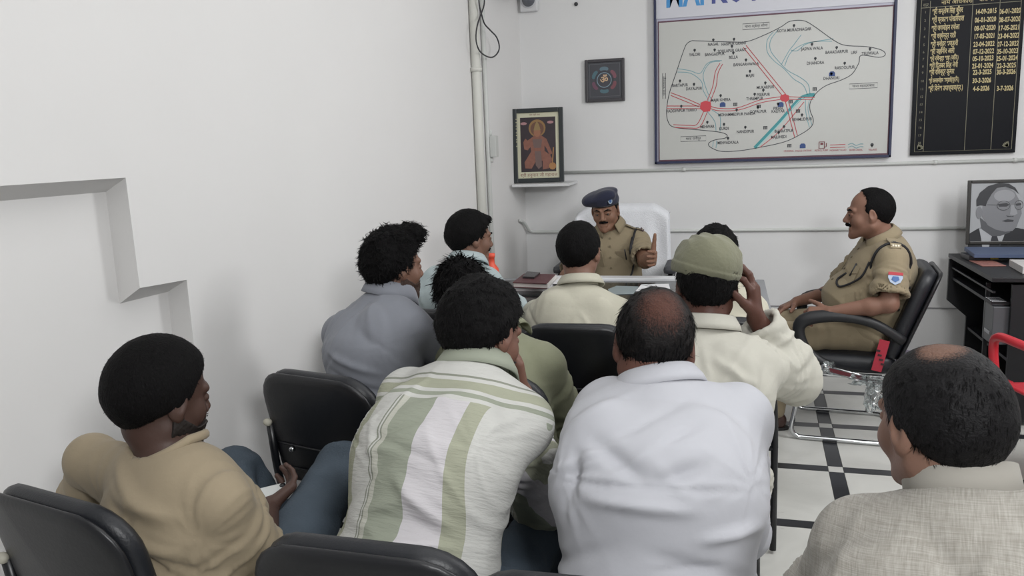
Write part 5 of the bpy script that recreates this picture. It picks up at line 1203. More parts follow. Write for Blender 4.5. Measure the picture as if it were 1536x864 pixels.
        for sd, Hp, Kn, An in legs:
            fd = unit(np.array(J.get('toe'+sd, J.get('toe', pf)))*A_(1, 1, 0)); sh = SDF(); hl = An+A_(0, 0, -An[2]+0.035)-fd*0.035
            sh.u(cone(hl, hl+fd*0.09, 0.033, 0.036)); sh.u(econe(hl+fd*0.08, hl+fd*0.205, (0.040, 0.036), (0.036, 0.024), np.cross(fd, [0, 0, 1.0])), 0.02); sh.u(cone(hl+A_(0, 0, 0.02), An+A_(0, 0, 0.01), 0.035, 0.036), 0.02)
            sh.x(plane((0, 0, 0.012), (0, 0, -1)), 0.002)
            V, F, _ = mesh_sdf(sh, 0.009, newton=1); so_ = emit('shoe', V-O, F, to.get('shoe', mat('black_shoe', '17171A', rough=0.4)), root)
            mb = MB(); sp = [np.array([0, 0, 0.0])]; sdv = np.cross(fd, [0, 0, 1.0]); pts = []
            for k in range(20):
                a = 2*math.pi*k/20; cx, cy = 0.085+0.135*math.cos(a), 0.042*math.sin(a)*(1-0.15*math.cos(a)); pts.append(hl*A_(1, 1, 0)+fd*cx+sdv*cy-O)
            V = [p+A_(0, 0, 0.001) for p in pts]+[p+A_(0, 0, 0.015) for p in pts]
            mb.add(V, [tuple(range(20))[::-1], tuple(range(20, 40))]+[(i, (i+1) % 20, (i+1) % 20+20, i+20) for i in range(20)]); mb.build('sole', mat('dark_sole', '1B1A1A', rough=0.7), so_)
    return dict(root=root, O=O, P=P, N=N, side=side, up=up, front=front, C=C, R=R, hs=hs, SL=SL, SR=SR, shirt=shirt, arms=arms, legs=legs)
# ------------------------------------------------------------------ the people
JEAN = mat('blue_grey_denim', '48525C', rough=0.85, bump=0.3, bscale=160, var=0.18, vscale=10, spec=0.2)
DARKT = cloth('dark_trouser_cloth', '2B2C33')
def headpos(px, py, Y): return at(px, py, Y)
# 1 beige T-shirt, bottom left
beige = person('man in a beige T-shirt and jeans at lower left, holding a phone in his lap',
 dict(P=(-1.08, 1.50, 0.53), N=at(246, 686, 1.42), SL=at(140, 692, 1.49), SR=at(332, 756, 1.37), pside=(0.85, -0.5, 0),
  C=at(243, 594, 1.46), hf=(0.36, 0.90, -0.22), hu=(0.10, 0.16, 1),
  armL=(at(118, 800, 1.62), at(290, 770, 1.80)), armR=(at(385, 850, 1.46), at(402, 762, 1.72)),
  handR=dict(d=(0.1, 0.8, 0.1), n=(-0.6, 0, 0.6), t=(-1, 0, 0.3), curl=(0.5, 0.6, 0.4)), handL=dict(d=(1, 0.2, 0.1), n=(0, 0, -1), t=(0, 1, 0), curl=(0.4, 0.4, 0.3)),
  legL=(at(352, 705, 2.04), (-1.0, 2.1, 0.09)), legR=(at(515, 700, 1.98), (-0.66, 2.1, 0.09)), toe=(0.3, 1, 0)),
 dict(skin=('dark_brown', '49352E'), vh=0.004, girth=1.04, slouch=0.02, hs=1.05, beard=True, bth=0.008, neck=0.95, blade=False, sk=0.9, sr=0.006,
  hair=dict(th=0.012, top=0.015, back=0.014, line='short', amp=0.0006, freq=110, locks=6000, len=0.006, wd=0.0010, lift=0.6, mess=0.6, nape=-0.078, seed=3),
  shirt=dict(mat=cloth('beige_jersey', '978A74', bump=0.12), sleeve='short', slen=0.92, sw=0.018, off=0.012, collar='crew', neckr=0.070, fold=0.007, seed=4, vh=0.007, cu=0.012,
   drag=[((-0.08, 0.42), (0.14, 0.33), 0.009, 0.012), ((-0.06, 0.36), (0.15, 0.26), 0.009, 0.012), ((-0.02, 0.30), (0.16, 0.18), 0.008, 0.012), ((0.0, 0.22), (0.16, 0.10), 0.008, 0.014)]),
  trousers=dict(mat=JEAN, w=1.05)))
# 2 striped shirt
def striped():
    m = mat('striped_cotton', 'DCDCD6', rough=0.85, bump=0.0, var=0.0, spec=0.25); nt = m.node_tree; b = nt.nodes['Principled BSDF']
    a = nt.nodes.new('ShaderNodeAttribute'); a.attribute_name = 'fab'; s = nt.nodes.new('ShaderNodeSeparateXYZ'); nt.links.new(a.outputs['Vector'], s.inputs[0])
    def ramp(socket, lo, hi, stops):
        mr = nt.nodes.new('ShaderNodeMapRange'); mr.inputs['From Min'].default_value = lo; mr.inputs['From Max'].default_value = hi; nt.links.new(socket, mr.inputs['Value'])
        r = nt.nodes.new('ShaderNodeValToRGB'); r.color_ramp.interpolation = 'CONSTANT'; e = r.color_ramp.elements; e[0].position = 0; e[0].color = srgb(stops[0][1]); e[1].position = stops[1][0]; e[1].color = srgb(stops[1][1])
        for p, c in stops[2:]: q = e.new(p); q.color = srgb(c)
        nt.links.new(mr.outputs[0], r.inputs[0]); return r.outputs[0]
    W0, G0, G1, LN = 'BEBEBA', '919688', '9D9F8D', '85887D'
    vert = ramp(s.outputs['X'], -0.25, 0.25, [(0, 'B5B3AE'), (0.06, W0), (0.20, G1), (0.275, W0), (0.40, LN), (0.408, W0), (0.415, LN), (0.422, 'B5B5AB'), (0.45, G0), (0.60, 'C1BEC1'), (0.735, G1), (0.80, W0), (0.90, G0), (0.94, W0)])
    yoke = ramp(s.outputs['Y'], 0.6, 1.15, [(0, W0), (0.50, G0), (0.53, W0), (0.555, G1), (0.63, W0), (0.66, LN), (0.672, W0), (0.80, G1), (0.90, W0)])
    cmp = nt.nodes.new('ShaderNodeMath'); cmp.operation = 'GREATER_THAN'; cmp.inputs[1].default_value = 0.86; nt.links.new(s.outputs['Y'], cmp.inputs[0])
    mx = nt.nodes.new('ShaderNodeMix'); mx.data_type = 'RGBA'; nt.links.new(cmp.outputs[0], mx.inputs['Factor']); nt.links.new(vert, mx.inputs['A']); nt.links.new(yoke, mx.inputs['B']); nt.links.new(mx.outputs['Result'], b.inputs['Base Color'])
    n = nt.nodes.new('ShaderNodeTexNoise'); n.inputs['Scale'].default_value = 1; n.inputs['Detail'].default_value = 3; mp_ = nt.nodes.new('ShaderNodeMapping'); mp_.inputs['Scale'].default_value = (35, 110, 35)
    nt.links.new(a.outputs['Vector'], mp_.inputs[0]); nt.links.new(mp_.outputs[0], n.inputs['Vector']); bp = nt.nodes.new('ShaderNodeBump'); bp.inputs['Strength'].default_value = 0.55; bp.inputs['Distance'].default_value = 0.004
    nt.links.new(n.outputs['Fac'], bp.inputs['Height']); nt.links.new(bp.outputs[0], b.inputs['Normal']); return m
M_STR = striped()
stripe = person('man in a white shirt with sage-green stripes, bent forward, hand at his chin',
 dict(P=(-0.60, 1.36, 0.54), N=at(703, 566, 1.66), SL=at(612, 600, 1.72), SR=at(778, 632, 1.60), pside=(1, 0.05, 0),
  C=at(724, 500, 1.74), hf=(0.42, 0.85, -0.42), hu=(0.10, 0.35, 1),
  armL=(at(560, 760, 1.95), at(650, 700, 2.1)), armR=(at(812, 752, 1.86), at(782, 590, 1.84)),
  handR=dict(d=(-0.12, -0.02, 1), n=(-0.8, -0.4, 0.1), t=(-0.6, 0.6, 0), curl=(0.5, 0.8, 0.6)),
  legL=(at(640, 810, 1.95), (-0.75, 1.95, 0.09)), legR=(at(800, 806, 1.86), (-0.42, 1.92, 0.09)), toe=(0.1, 1, 0)),
 dict(skin=('brown_warm', '6E4E42'), vh=0.004, girth=1.0, slouch=0.05, beard=True,
  hair=dict(th=0.011, top=0.018, back=0.015, line='full', amp=0.004, freq=50, locks=4200, len=0.014, wd=0.0018, lift=0.25, mess=0.5, whorl=(0.0, -0.07, 0.075), seed=5),
  shirt=dict(mat=M_STR, sleeve='long', flen=0.75, sw=0.026, off=0.018, fold=0.006, seed=7, vh=0.0065, leaf=0.044, ch=0.038,
   drag=[((-0.16, 0.16), (0.15, 0.24), 0.008, 0.012), ((-0.17, 0.06), (0.12, 0.12), 0.008, 0.010), ((-0.1, 0.02), (0.15, 0.03), 0.008, 0.012), ((0.02, 0.34), (0.14, 0.26), 0.010, 0.014)]),
  trousers=dict(mat=JEAN, w=1.0)))
# 3 plain white kurta
M_WH = cloth('white_polycotton', 'B2B3B9', bump=0.06, rough=0.8, var=0.015)
white = person('man in a plain white shirt with thinning brown scalp, hunched at the centre front',
 dict(P=(-0.12, 1.42, 0.54), N=at(992, 594, 1.62), SL=at(915, 622, 1.66), SR=at(1104, 632, 1.66), pside=(1, 0, 0),
  C=at(981, 520, 1.70), hf=(-0.12, 0.86, -0.50), hu=(0.03, 0.5, 1),
  armL=(at(895, 800, 1.95), (-0.20, 2.12, 0.62)), armR=(at(1108, 800, 1.98), (0.02, 2.12, 0.62)),
  legL=((-0.28, 1.86, 0.50), (-0.25, 1.90, 0.09)), legR=((0.00, 1.86, 0.50), (0.0, 1.90, 0.09)), toe=(0.1, 1, 0)),
 dict(skin=('brown', '604036'), vh=0.004, girth=1.05, slouch=0.07, fat=0.003, neck=1.05,
  hair=dict(th=0.007, top=0.008, back=0.008, line='full', amp=0.002, freq=60, locks=2600, len=0.024, wd=0.0020, lift=0.15, mess=0.22, seed=9, thin=((0.006, -0.085, 0.045), (0.060, 0.062, 0.070), 0.95),
   mat=bald_mat('thinning_hair', '503229', '0E0B0B', None, None)),
  shirt=dict(mat=M_WH, sleeve='long', sw=0.026, off=0.022, fold=0.006, seed=12, vh=0.0065, leaf=0.040, cr=0.004,
   drag=[((-0.17, 0.355), (0.17, 0.355), -0.0035, 0.005), ((-0.12, 0.44), (0.0, 0.36), -0.010, 0.016), ((0.0, 0.36), (0.10, 0.40), -0.010, 0.014), ((-0.12, 0.33), (0.08, 0.32), 0.010, 0.012), ((0.08, 0.27), (0.19, 0.30), 0.010, 0.010), ((-0.02, 0.05), (0.2, 0.12), 0.008, 0.010), ((-0.1, 0.0), (0.18, 0.04), 0.008, 0.010), ((-0.13, 0.42), (-0.16, 0.30), -0.010, 0.014)]),
  trousers=dict(mat=M_WH, w=1.1)))
# 4 grey-beige kurta, lower right
def slub():
    m = mat('slub_linen', 'ABA8A0', rough=0.9, spec=0.2, sheen=0.1); nt = m.node_tree; b = nt.nodes['Principled BSDF']; a = nt.nodes.new('ShaderNodeAttribute'); a.attribute_name = 'fab'; outs = []
    for sc in ((40, 800, 40), (800, 40, 60)):
        mp_ = nt.nodes.new('ShaderNodeMapping'); mp_.inputs['Scale'].default_value = sc; n = nt.nodes.new('ShaderNodeTexNoise'); n.inputs['Scale'].default_value = 0.6; n.inputs['Detail'].default_value = 3
        nt.links.new(a.outputs['Vector'], mp_.inputs[0]); nt.links.new(mp_.outputs[0], n.inputs['Vector']); outs.append(n.outputs['Fac'])
    ad = nt.nodes.new('ShaderNodeMath'); ad.operation = 'ADD'; nt.links.new(outs[0], ad.inputs[0]); nt.links.new(outs[1], ad.inputs[1])
    mr = nt.nodes.new('ShaderNodeMapRange'); mr.inputs['From Min'].default_value = 0.7; mr.inputs['From Max'].default_value = 1.3; nt.links.new(ad.outputs[0], mr.inputs['Value'])
    mx = nt.nodes.new('ShaderNodeMix'); mx.data_type = 'RGBA'; mx.inputs['A'].default_value = srgb('87837B'); mx.inputs['B'].default_value = srgb('A5A29B'); nt.links.new(mr.outputs[0], mx.inputs['Factor']); nt.links.new(mx.outputs['Result'], b.inputs['Base Color'])
    bp = nt.nodes.new('ShaderNodeBump'); bp.inputs['Strength'].default_value = 0.25; bp.inputs['Distance'].default_value = 0.002; nt.links.new(ad.outputs[0], bp.inputs['Height']); nt.links.new(bp.outputs[0], b.inputs['Normal']); return m
right = person('man in a grey-beige linen kurta with a bald spot on his crown, lower right corner',
 dict(P=(0.33, 0.98, 0.53), N=at(1450, 770, 1.13), SL=at(1296, 822, 1.19), SR=at(1600, 822, 1.13), pside=(0.98, -0.1, 0),
  C=at(1409, 634, 1.20), hf=(-0.46, 0.88, -0.14), hu=(-0.03, 0.08, 1),
  armL=((0.10, 1.25, 0.72), (0.16, 1.5, 0.62)), armR=((0.62, 1.15, 0.70), (0.50, 1.42, 0.62)),
  legL=((0.20, 1.45, 0.50), (0.2, 1.5, 0.09)), legR=((0.48, 1.45, 0.50), (0.5, 1.5, 0.09)), toe=(0, 1, 0)),
 dict(skin=('light_brown', '7E6052'), vh=0.0038, girth=1.0, slouch=0.04, hs=0.91,
  hair=dict(th=0.009, top=0.008, back=0.009, line='full', amp=0.0014, freq=60, locks=5200, len=0.018, wd=0.0012, lift=0.08, mess=0.12, flow=(0.0, 0, -0.9), seed=13, vh=0.0035, thin=((-0.018, -0.030, 0.118), (0.046, 0.042, 0.030), 1.0),
   mat=bald_mat('thinning_crown_hair', '6A5044', '0D0C0E', None, None)),
  shirt=dict(mat=slub(), sleeve='long', sw=0.022, off=0.018, fold=0.006, seed=17, vh=0.0055, collar='band', ch=0.036, cr=0.002, gap=0.3,
   drag=[((-0.16, 0.44), (-0.02, 0.32), 0.012, 0.02), ((0.02, 0.46), (0.0, 0.30), 0.010, 0.016), ((0.10, 0.46), (0.16, 0.32), 0.010, 0.018), ((-0.14, 0.34), (-0.1, 0.2), 0.010, 0.016)]),
  trousers=dict(mat=cloth('off_white_trouser', 'C9C6BE'), w=1.0)))
# 5 grey polo by the left wall
grey = person('young man in a plain grey collared shirt with tousled hair, beside the left wall',
 dict(P=(-1.06, 2.38, 0.54), N=at(573, 450, 2.50), SL=at(512, 500, 2.60), SR=at(616, 492, 2.42), pside=(0.96, -0.28, 0),
  C=at(591, 400, 2.54), hf=(0.60, 0.78, -0.10), hu=(0.02, 0.06, 1),
  armL=((-1.12, 2.78, 0.72), (-0.95, 2.92, 0.62)), armR=((-0.80, 2.66, 0.70), (-0.80, 2.90, 0.62)),
  legL=((-1.05, 2.80, 0.50), (-1.05, 2.85, 0.09)), legR=((-0.86, 2.80, 0.50), (-0.86, 2.85, 0.09)), toe=(0.1, 1, 0)),
 dict(skin=('medium_brown', '735547'), girth=1.0, slouch=0.05, beard=mat('light_stubble', '3A2820', rough=0.7),
  hair=dict(th=0.011, top=0.020, back=0.012, line='full', amp=0.006, freq=45, locks=3400, len=0.022, wd=0.0024, lift=0.35, mess=0.5, curl=0.25, puffs=[((0.0, 0.06, 0.108), (0.055, 0.05, 0.036)), ((0.0, 0.095, 0.092), (0.04, 0.03, 0.022))], seed=19, flow=(0, 0.3, -0.3)),
  shirt=dict(mat=cloth('grey_pique', '83868E', bump=0.1), sleeve='short', slen=0.95, sw=0.022, off=0.014, fold=0.005, seed=21, leaf=0.05, ch=0.042, vh=0.008,
   drag=[((-0.05, 0.36), (0.14, 0.28), 0.008, 0.010), ((-0.05, 0.30), (0.14, 0.22), -0.007, 0.010), ((-0.04, 0.24), (0.15, 0.16), 0.008, 0.010), ((-0.08, 0.14), (0.12, 0.08), 0.007, 0.012)]),
  trousers=dict(mat=DARKT)))
# 6 mint shirt by the wall
mint = person('man in a pale mint shirt at the desk by the left wall, in profile',
 dict(P=(-1.16, 3.34, 0.54), N=at(695, 399, 3.44), SL=at(660, 423, 3.50), SR=at(732, 426, 3.40), pside=(0.95, -0.25, 0),
  C=at(706, 357, 3.50), hf=(0.72, 0.69, -0.12), hu=(0, 0.03, 1),
  armL=((-1.24, 3.58, 0.80), (-1.10, 3.82, 0.785)), armR=((-0.93, 3.52, 0.80), (-1.02, 3.80, 0.785)),
  handR=dict(d=(-0.3, 1, 0), n=(0, 0, -1), t=(-1, 0, 0)), handL=dict(d=(0.3, 1, 0), n=(0, 0, -1), t=(1, 0, 0)),
  legL=((-1.22, 3.60, 0.51), (-1.2, 3.64, 0.09)), legR=((-1.04, 3.60, 0.51), (-1.04, 3.64, 0.09)), toe=(0.0, 1, 0)),
 dict(skin=('medium_brown', '735547'), girth=0.92, slouch=0.04, moustache=True, eyes=True,
  hair=dict(th=0.013, top=0.016, back=0.014, line='full', amp=0.002, freq=60, locks=1500, len=0.016, wd=0.003, lift=0.2, mess=0.3, seed=23, puffs=[((0, 0.066, 0.088), (0.05, 0.025, 0.022))]),
  shirt=dict(mat=cloth('pale_mint_cotton', 'A6B2B4', bump=0.25, var=0.07), sleeve='long', flen=0.8, sw=0.022, off=0.016, fold=0.006, seed=25, leaf=0.038), trousers=dict(mat=DARKT)))
# 7 olive shirt, head bowed
olive = person('man in an olive-green shirt bowing a spiky-haired head, behind the striped shirt',
 dict(P=(-0.64, 2.34, 0.54), N=at(748, 512, 2.36), SL=at(684, 542, 2.46), SR=at(812, 548, 2.32), pside=(0.98, -0.1, 0),
  C=at(695, 448, 2.44), hf=(-0.35, 0.75, -0.55), hu=(-0.30, 0.35, 1),
  armL=((-0.86, 2.62, 0.72), (-0.70, 2.82, 0.62)), armR=(at(848, 640, 2.44), (-0.42, 2.72, 0.60)),
  handR=dict(d=(-0.1, 1, -0.1), n=(0, 0, -1), t=(-1, 0, 0)), 
  legL=((-0.72, 2.80, 0.50), (-0.72, 2.86, 0.09)), legR=((-0.42, 2.76, 0.48), (-0.42, 2.80, 0.09)), toe=(0.15, 1, 0)),
 dict(skin=('brown', '604036'), girth=0.95, slouch=0.04,
  hair=dict(th=0.015, top=0.016, back=0.015, line='full', amp=0.004, freq=60, locks=1900, len=0.024, wd=0.0020, lift=0.8, mess=0.5, seed=29),
  shirt=dict(mat=cloth('olive_cotton', '83856F', bump=0.15), sleeve='long', flen=0.9, sw=0.024, off=0.014, fold=0.006, seed=31), trousers=dict(mat=mat('charcoal_trouser', '3A3A3C', rough=0.55, bump=0.2, bscale=50), shoe=mat('black_trainer', '202022', rough=0.6))))
# 8 cream shirt at the desk
cream = person('man in a cream shirt, seen from behind, directly before the officer in the beret',
 dict(P=(-0.60, 3.20, 0.54), N=at(870, 437, 3.16), SL=at(815, 474, 3.18), SR=at(927, 472, 3.18), pside=(1, 0, 0),
  C=at(870, 377, 3.24), hf=(0.22, 0.97, -0.08), hu=(0, 0.05, 1),
  armL=((-0.80, 3.46, 0.78), (-0.68, 3.62, 0.66)), armR=((-0.30, 3.46, 0.78), (-0.42, 3.62, 0.66)),
  legL=((-0.68, 3.62, 0.50), (-0.66, 3.66, 0.09)), legR=((-0.46, 3.62, 0.50), (-0.46, 3.66, 0.09)), toe=(0.0, 1, 0)),
 dict(skin=('light_brown2', '7A5B4D'), girth=0.97, slouch=0.03,
  hair=dict(th=0.010, top=0.010, back=0.012, line='full', amp=0.002, freq=60, locks=1500, len=0.014, wd=0.0026, lift=0.22, mess=0.35, seed=33),
  shirt=dict(mat=cloth('cream_cotton', 'B4B1A2', bump=0.15, var=0.02), sleeve='long', sw=0.024, off=0.016, fold=0.005, seed=35, leaf=0.036, drag=[((-0.05, 0.30), (0.06, 0.30), 0.006, 0.01)]), trousers=dict(mat=DARKT)))
# 9 capped man
capm = person('man in an off-white shirt raising his right hand to his olive garrison cap',
 dict(P=(-0.06, 2.36, 0.54), N=at(1058, 505, 2.36), SL=at(965, 545, 2.42), SR=at(1132, 552, 2.36), pside=(1, 0, 0),
  C=at(1060, 430, 2.44), hf=(-0.10, 0.95, -0.30), hu=(-0.02, 0.25, 1),
  armL=((-0.26, 2.66, 0.72), (-0.15, 2.82, 0.62)), armR=(at(1196, 568, 2.52), at(1134, 478, 2.46)),
  handR=dict(d=(-0.10, -0.02, 1), n=(-0.9, 0.2, 0), t=(-0.45, -0.9, 0), curls=[(0.45, 0.7, 0.3), (0.15, 0.5, 0.4), (0.25, 0.5, 0.4), (0.35, 0.5, 0.4)], spread=0.16, thumb=(0.75, 0.75, 0.4), tc=0.2, s=1.08),
  legL=((-0.20, 2.82, 0.50), (-0.20, 2.86, 0.09)), legR=((0.06, 2.82, 0.50), (0.06, 2.86, 0.09)), toe=(0.0, 1, 0)),
 dict(skin=('dark_brown2', '56382F'), vh=0.0042, girth=1.05, slouch=0.05, hs=1.05,
  hair=dict(th=0.009, top=-0.004, back=0.016, line='full', amp=0.003, freq=55, locks=2200, len=0.016, wd=0.0024, lift=0.18, mess=0.4, nape=-0.085, seed=39, cp=((0, -0.06, 0.014), (-0.26, 0.22, -1))),
  shirt=dict(mat=cloth('off_white_cotton', 'B5B3A9', bump=0.12, var=0.02), sleeve='long', flen=0.93, cuff=1.2, sw=0.026, off=0.020, fold=0.007, seed=41, vh=0.007,
   drag=[((0.04, 0.42), (0.17, 0.34), 0.009, 0.012), ((0.02, 0.36), (0.17, 0.28), 0.009, 0.012), ((-0.1, 0.40), (-0.04, 0.3), 0.008, 0.012)]),
  trousers=dict(mat=cloth('off_white_trouser', 'C9C6BE'), w=1.15)))
# his cap: a soft side-fold cap, open boat shape pulled low at the back
def build_cap(p):
    C, R, hs, O = p['C'], p['R'], p['hs'], p['O']; W_ = lambda x, y, z: C+R@(A_(x, y, z)*hs)
    H = SDF(); H.u(ell(W_(0.0, -0.012, 0.052), A_(0.096, 0.116, 0.080)*hs, R)); H.u(ell(W_(0.0, -0.015, 0.085), A_(0.075, 0.10, 0.056)*hs, R), 0.03)
    n = unit(R@A_(-0.26, 0.22, -1)); H.x(plane(W_(0, -0.06, 0.014), n), 0.004); H.s(ell(W_(0, -0.010, 0.035), A_(0.087, 0.104, 0.082)*hs, R), 0.003)
    def f(P):
        q = (P-C)@R/hs; fold = np.where(q[:, 2] > 0.065, 1, 0)*np.clip((q[:, 2]-0.065)/0.02, 0, 1)
        d = H(P); d -= fold*0.006*(1-np.abs(np.sin((q[:, 0]*1.0+q[:, 1]*0.35)*75+2*vnoise(q*14, 3)))*1.4)*np.clip((q[:, 1]+0.13)*9, 0, 1); d -= 0.0018*vnoise(q*30, 4); sd_ = -((P-W_(0, -0.06, 0.014))@n); d -= 0.0028*np.clip((0.030-sd_)/0.002, 0, 1); return d
    V, F, _ = mesh_sdf(f, 0.004, box=H.box(), newton=1); m = mat('olive_khaki_cap', '70705C', rough=0.85, bump=0.2, bscale=90, sheen=0.1); c = emit('cap', V-O, F, m, p['root'])
build_cap(capm)
# 10 hidden man before the desk
hid = person('man mostly hidden behind the cap, only dark hair and a cream shoulder showing',
 dict(P=(0.02, 3.30, 0.54), N=at(1078, 440, 3.30), SL=at(1022, 470, 3.30), SR=at(1112, 474, 3.28), pside=(1, 0, 0),
  C=at(1072, 383, 3.34), hf=(-0.20, 0.96, -0.1), hu=(0, 0.1, 1),
  armL=((-0.17, 3.44, 0.76), (-0.12, 3.62, 0.64)), armR=((0.14, 3.42, 0.74), (0.10, 3.62, 0.62)),
  legL=((-0.08, 3.70, 0.50), (-0.08, 3.74, 0.09)), legR=((0.12, 3.70, 0.50), (0.12, 3.74, 0.09)), toe=(0.0, 1, 0)),
 dict(skin=('brown', '604036'), vh=0.007, girth=1.0, face=False,
  hair=dict(th=0.012, top=0.014, line='full', amp=0.003, locks=700, len=0.018, wd=0.003, seed=43, vh=0.006), shirt=dict(mat=cloth('ivory_cotton', 'B8B4A4'), off=0.016, vh=0.011, seed=45), trousers=dict(mat=DARKT)))
KH = cloth('khaki_drill', '8C8069', bump=0.10, bscale=120, var=0.03)
M_CORD = mat('black_lanyard', '17171C', rough=0.6); M_SIL = mat('silver_metal', 'C9CBCC', rough=0.25, metal=0.9); M_BRS = mat('dull_brass_letters', 'A9A294', rough=0.35, metal=0.7)
def onshirt(p, q, out=0.012): return p['P']+p['side']*q[0]+p['up']*q[1]*np.linalg.norm(p['N']-p['P'])+p['front']*q[2]-p['O']
def snap(p, pt, d, lift=0.002, maxd=0.25):
    """drop a point (root space) onto the shirt along direction d"""
    sh = p['shirt']; hit, loc, nrm, _ = sh.ray_cast(Vector(pt-np.array(d)*maxd), Vector(d), distance=maxd*2)
    return (np.array(loc)+np.array(nrm)*lift, np.array(nrm)) if hit else (np.array(pt), -np.array(d))
def patch(name, p, c, nrm, upv, shape, m, parent, th=0.0025):
    nrm = unit(nrm); upv = unit(np.array(upv)-nrm*(np.array(upv)@nrm)); r = np.cross(upv, nrm); mb = MB(); n = len(shape)
    V = [c+r*x+upv*z+nrm*(-0.002) for x, z in shape]+[c+r*x+upv*z+nrm*th for x, z in shape]
    mb.add(V, [tuple(range(n))[::-1], tuple(range(n, 2*n))]+[(i, (i+1) % n, (i+1) % n+n, i+n) for i in range(n)]); return mb.build(name, m, parent), (c, r, upv, nrm)
def uniform(p, shoulder, sgn, pocket_y=0.66, stars=1, front_parts=True):
    """epaulette, patch, pockets, buttons, lanyard, belt on a khaki shirt"""
    sh = p['shirt']; S = p['SL'] if sgn < 0 else p['SR']; side, up, fr = p['side'], p['up'], p['front']; O = p['O']
    bpy.context.view_layer.update()
    N = p['N']; a = N*0.42+S*0.58+fr*0.01; b = S+side*sgn*0.03-up*0.0+fr*0.005
    pa = []
    for t in np.linspace(0, 1, 7):
        c, n_ = snap(p, a+(b-a)*t-O, -up); pa.append((c, n_))
    mb = MB(); wv = 0.023; V = []; F = []
    for c, n_ in pa:
        for s_, h in ((-1, 0.001), (-1, 0.005), (1, 0.005), (1, 0.001)): V.append(c+fr*wv*s_+n_*h)
    k = 4
    for i in range(len(pa)-1):
        for j in range(k): F.append((i*k+j, i*k+(j+1) % k, (i+1)*k+(j+1) % k, (i+1)*k+j))
    F += [tuple(range(k)), tuple((len(pa)-1)*k+j for j in range(k))[::-1]]; mb.add(V, F); ep = mb.build('epaulette', KH, sh)
    for i in range(stars):
        c, n_ = pa[2+i*2 if stars > 1 else 3]; star = [((0.010 if j % 2 else 0.0045)*math.cos(math.pi*j/5), (0.010 if j % 2 else 0.0045)*math.sin(math.pi*j/5)) for j in range(10)]
        patch('star', p, c+n_*0.006, n_, side, star, M_SIL, ep)
    c, n_ = pa[-1]; o_, fr_ = patch('slide', p, c+n_*0.004-side*sgn*0.004, unit(n_+side*sgn*0.6), side, [(-0.024, -0.012), (0.024, -0.012), (0.024, 0.012), (-0.024, 0.012)], mat('red_navy_slide', '4B3A40', rough=0.7) if stars > 1 else mat('khaki_slide', '8B7F66', rough=0.7), ep)
    for k_ in range(3):
        cc = fr_[0]+fr_[1]*(-0.012+0.012*k_)+fr_[3]*0.003; patch('badge_letter', p, cc, fr_[3], fr_[2], [(-0.004, -0.005), (0.004, -0.005), (0.004, 0.005), (-0.004, 0.005)], M_BRS, ep, th=0.001)
    # sleeve patch
    arm = [x for x in p['arms'] if (x[0] == 'L') == (sgn < 0)][0]; E = arm[2]; m = S+(E-S)*0.42; out = unit(side*sgn-fr*0.0); o2 = unit(out-unit(E-S)*(out@unit(E-S)))
    if p.get('patchdir') is not None: o2 = unit(p['patchdir'])
    c, n_ = snap(p, m-O, -o2); shp = [(-0.030, 0.022), (0.030, 0.022), (0.032, 0.0), (0.022, -0.022), (0.0, -0.034), (-0.022, -0.022), (-0.032, 0.0)]
    sp, fr_ = patch('sleeve_patch', p, c, n_, -unit(E-S), shp, mat('patch_pale_blue', 'A9B6CB', rough=0.7), sh)
    patch('patch_band', p, c+n_*0.0025, n_, -unit(E-S), [(-0.032, 0.012), (0.032, 0.012), (0.031, 0.026), (-0.031, 0.026)], mat('patch_red', 'B03A44', rough=0.7), sp)
    patch('patch_crest', p, c+n_*0.0025, n_, -unit(E-S), [(-0.017, -0.010), (0.0, -0.022), (0.017, -0.010), (0.012, 0.006), (-0.012, 0.006)], mat('patch_blue', '4A6BA0', rough=0.7), sp)
    # lanyard round the armpit
    pts = []
    ax = unit(E-S)
    return pa
# 11 officer in the beret
D = 4.90
ber = person('police officer in khaki uniform and navy beret gesturing with an open hand behind the desk',
 dict(P=(-0.66, 4.98, 0.55), N=at(918, 340, 5.00), SL=at(957, 362, 4.95), SR=at(875, 371, 4.95), pside=(-1, 0.05, 0),
  C=at(908, 316, 4.93), hf=(-0.06, -0.97, -0.18), hu=(-0.06, -0.08, 1),
  armL=(at(968, 392, 4.78), at(978, 386, 4.60)), armR=(at(850, 415, 4.76), at(880, 428, 4.55)),
  handL=dict(d=(0.18, -0.75, 0.05), n=(-0.9, -0.3, 0.1), t=(0, 0.1, 1), curl=(0.35, 0.45, 0.3), spread=0.10, thumb=(0.15, 1, 0.0), tc=0.05, s=1.05), handR=dict(d=(0.5, -0.8, 0), n=(0, 0, -1), t=(0.8, 0, 0)),
  legL=((-0.50, 4.62, 0.52), (-0.50, 4.60, 0.09)), legR=((-0.78, 4.62, 0.52), (-0.78, 4.60, 0.09)), toe=(0, -1, 0)),
 dict(skin=('tan', '82614F'), vh=0.0042, girth=1.0, slouch=0.02, eyes=True, moustache=True,
  hair=dict(th=0.004, top=0.0, back=0.004, line='short', amp=0.0008, locks=0, seed=51),
  shirt=dict(mat=KH, sleeve='short', slen=0.80, sw=0.020, off=0.013, fold=0.005, seed=53, vh=0.007, gap=1.1, ch=0.03, leaf=0.046), trousers=dict(mat=KH)))
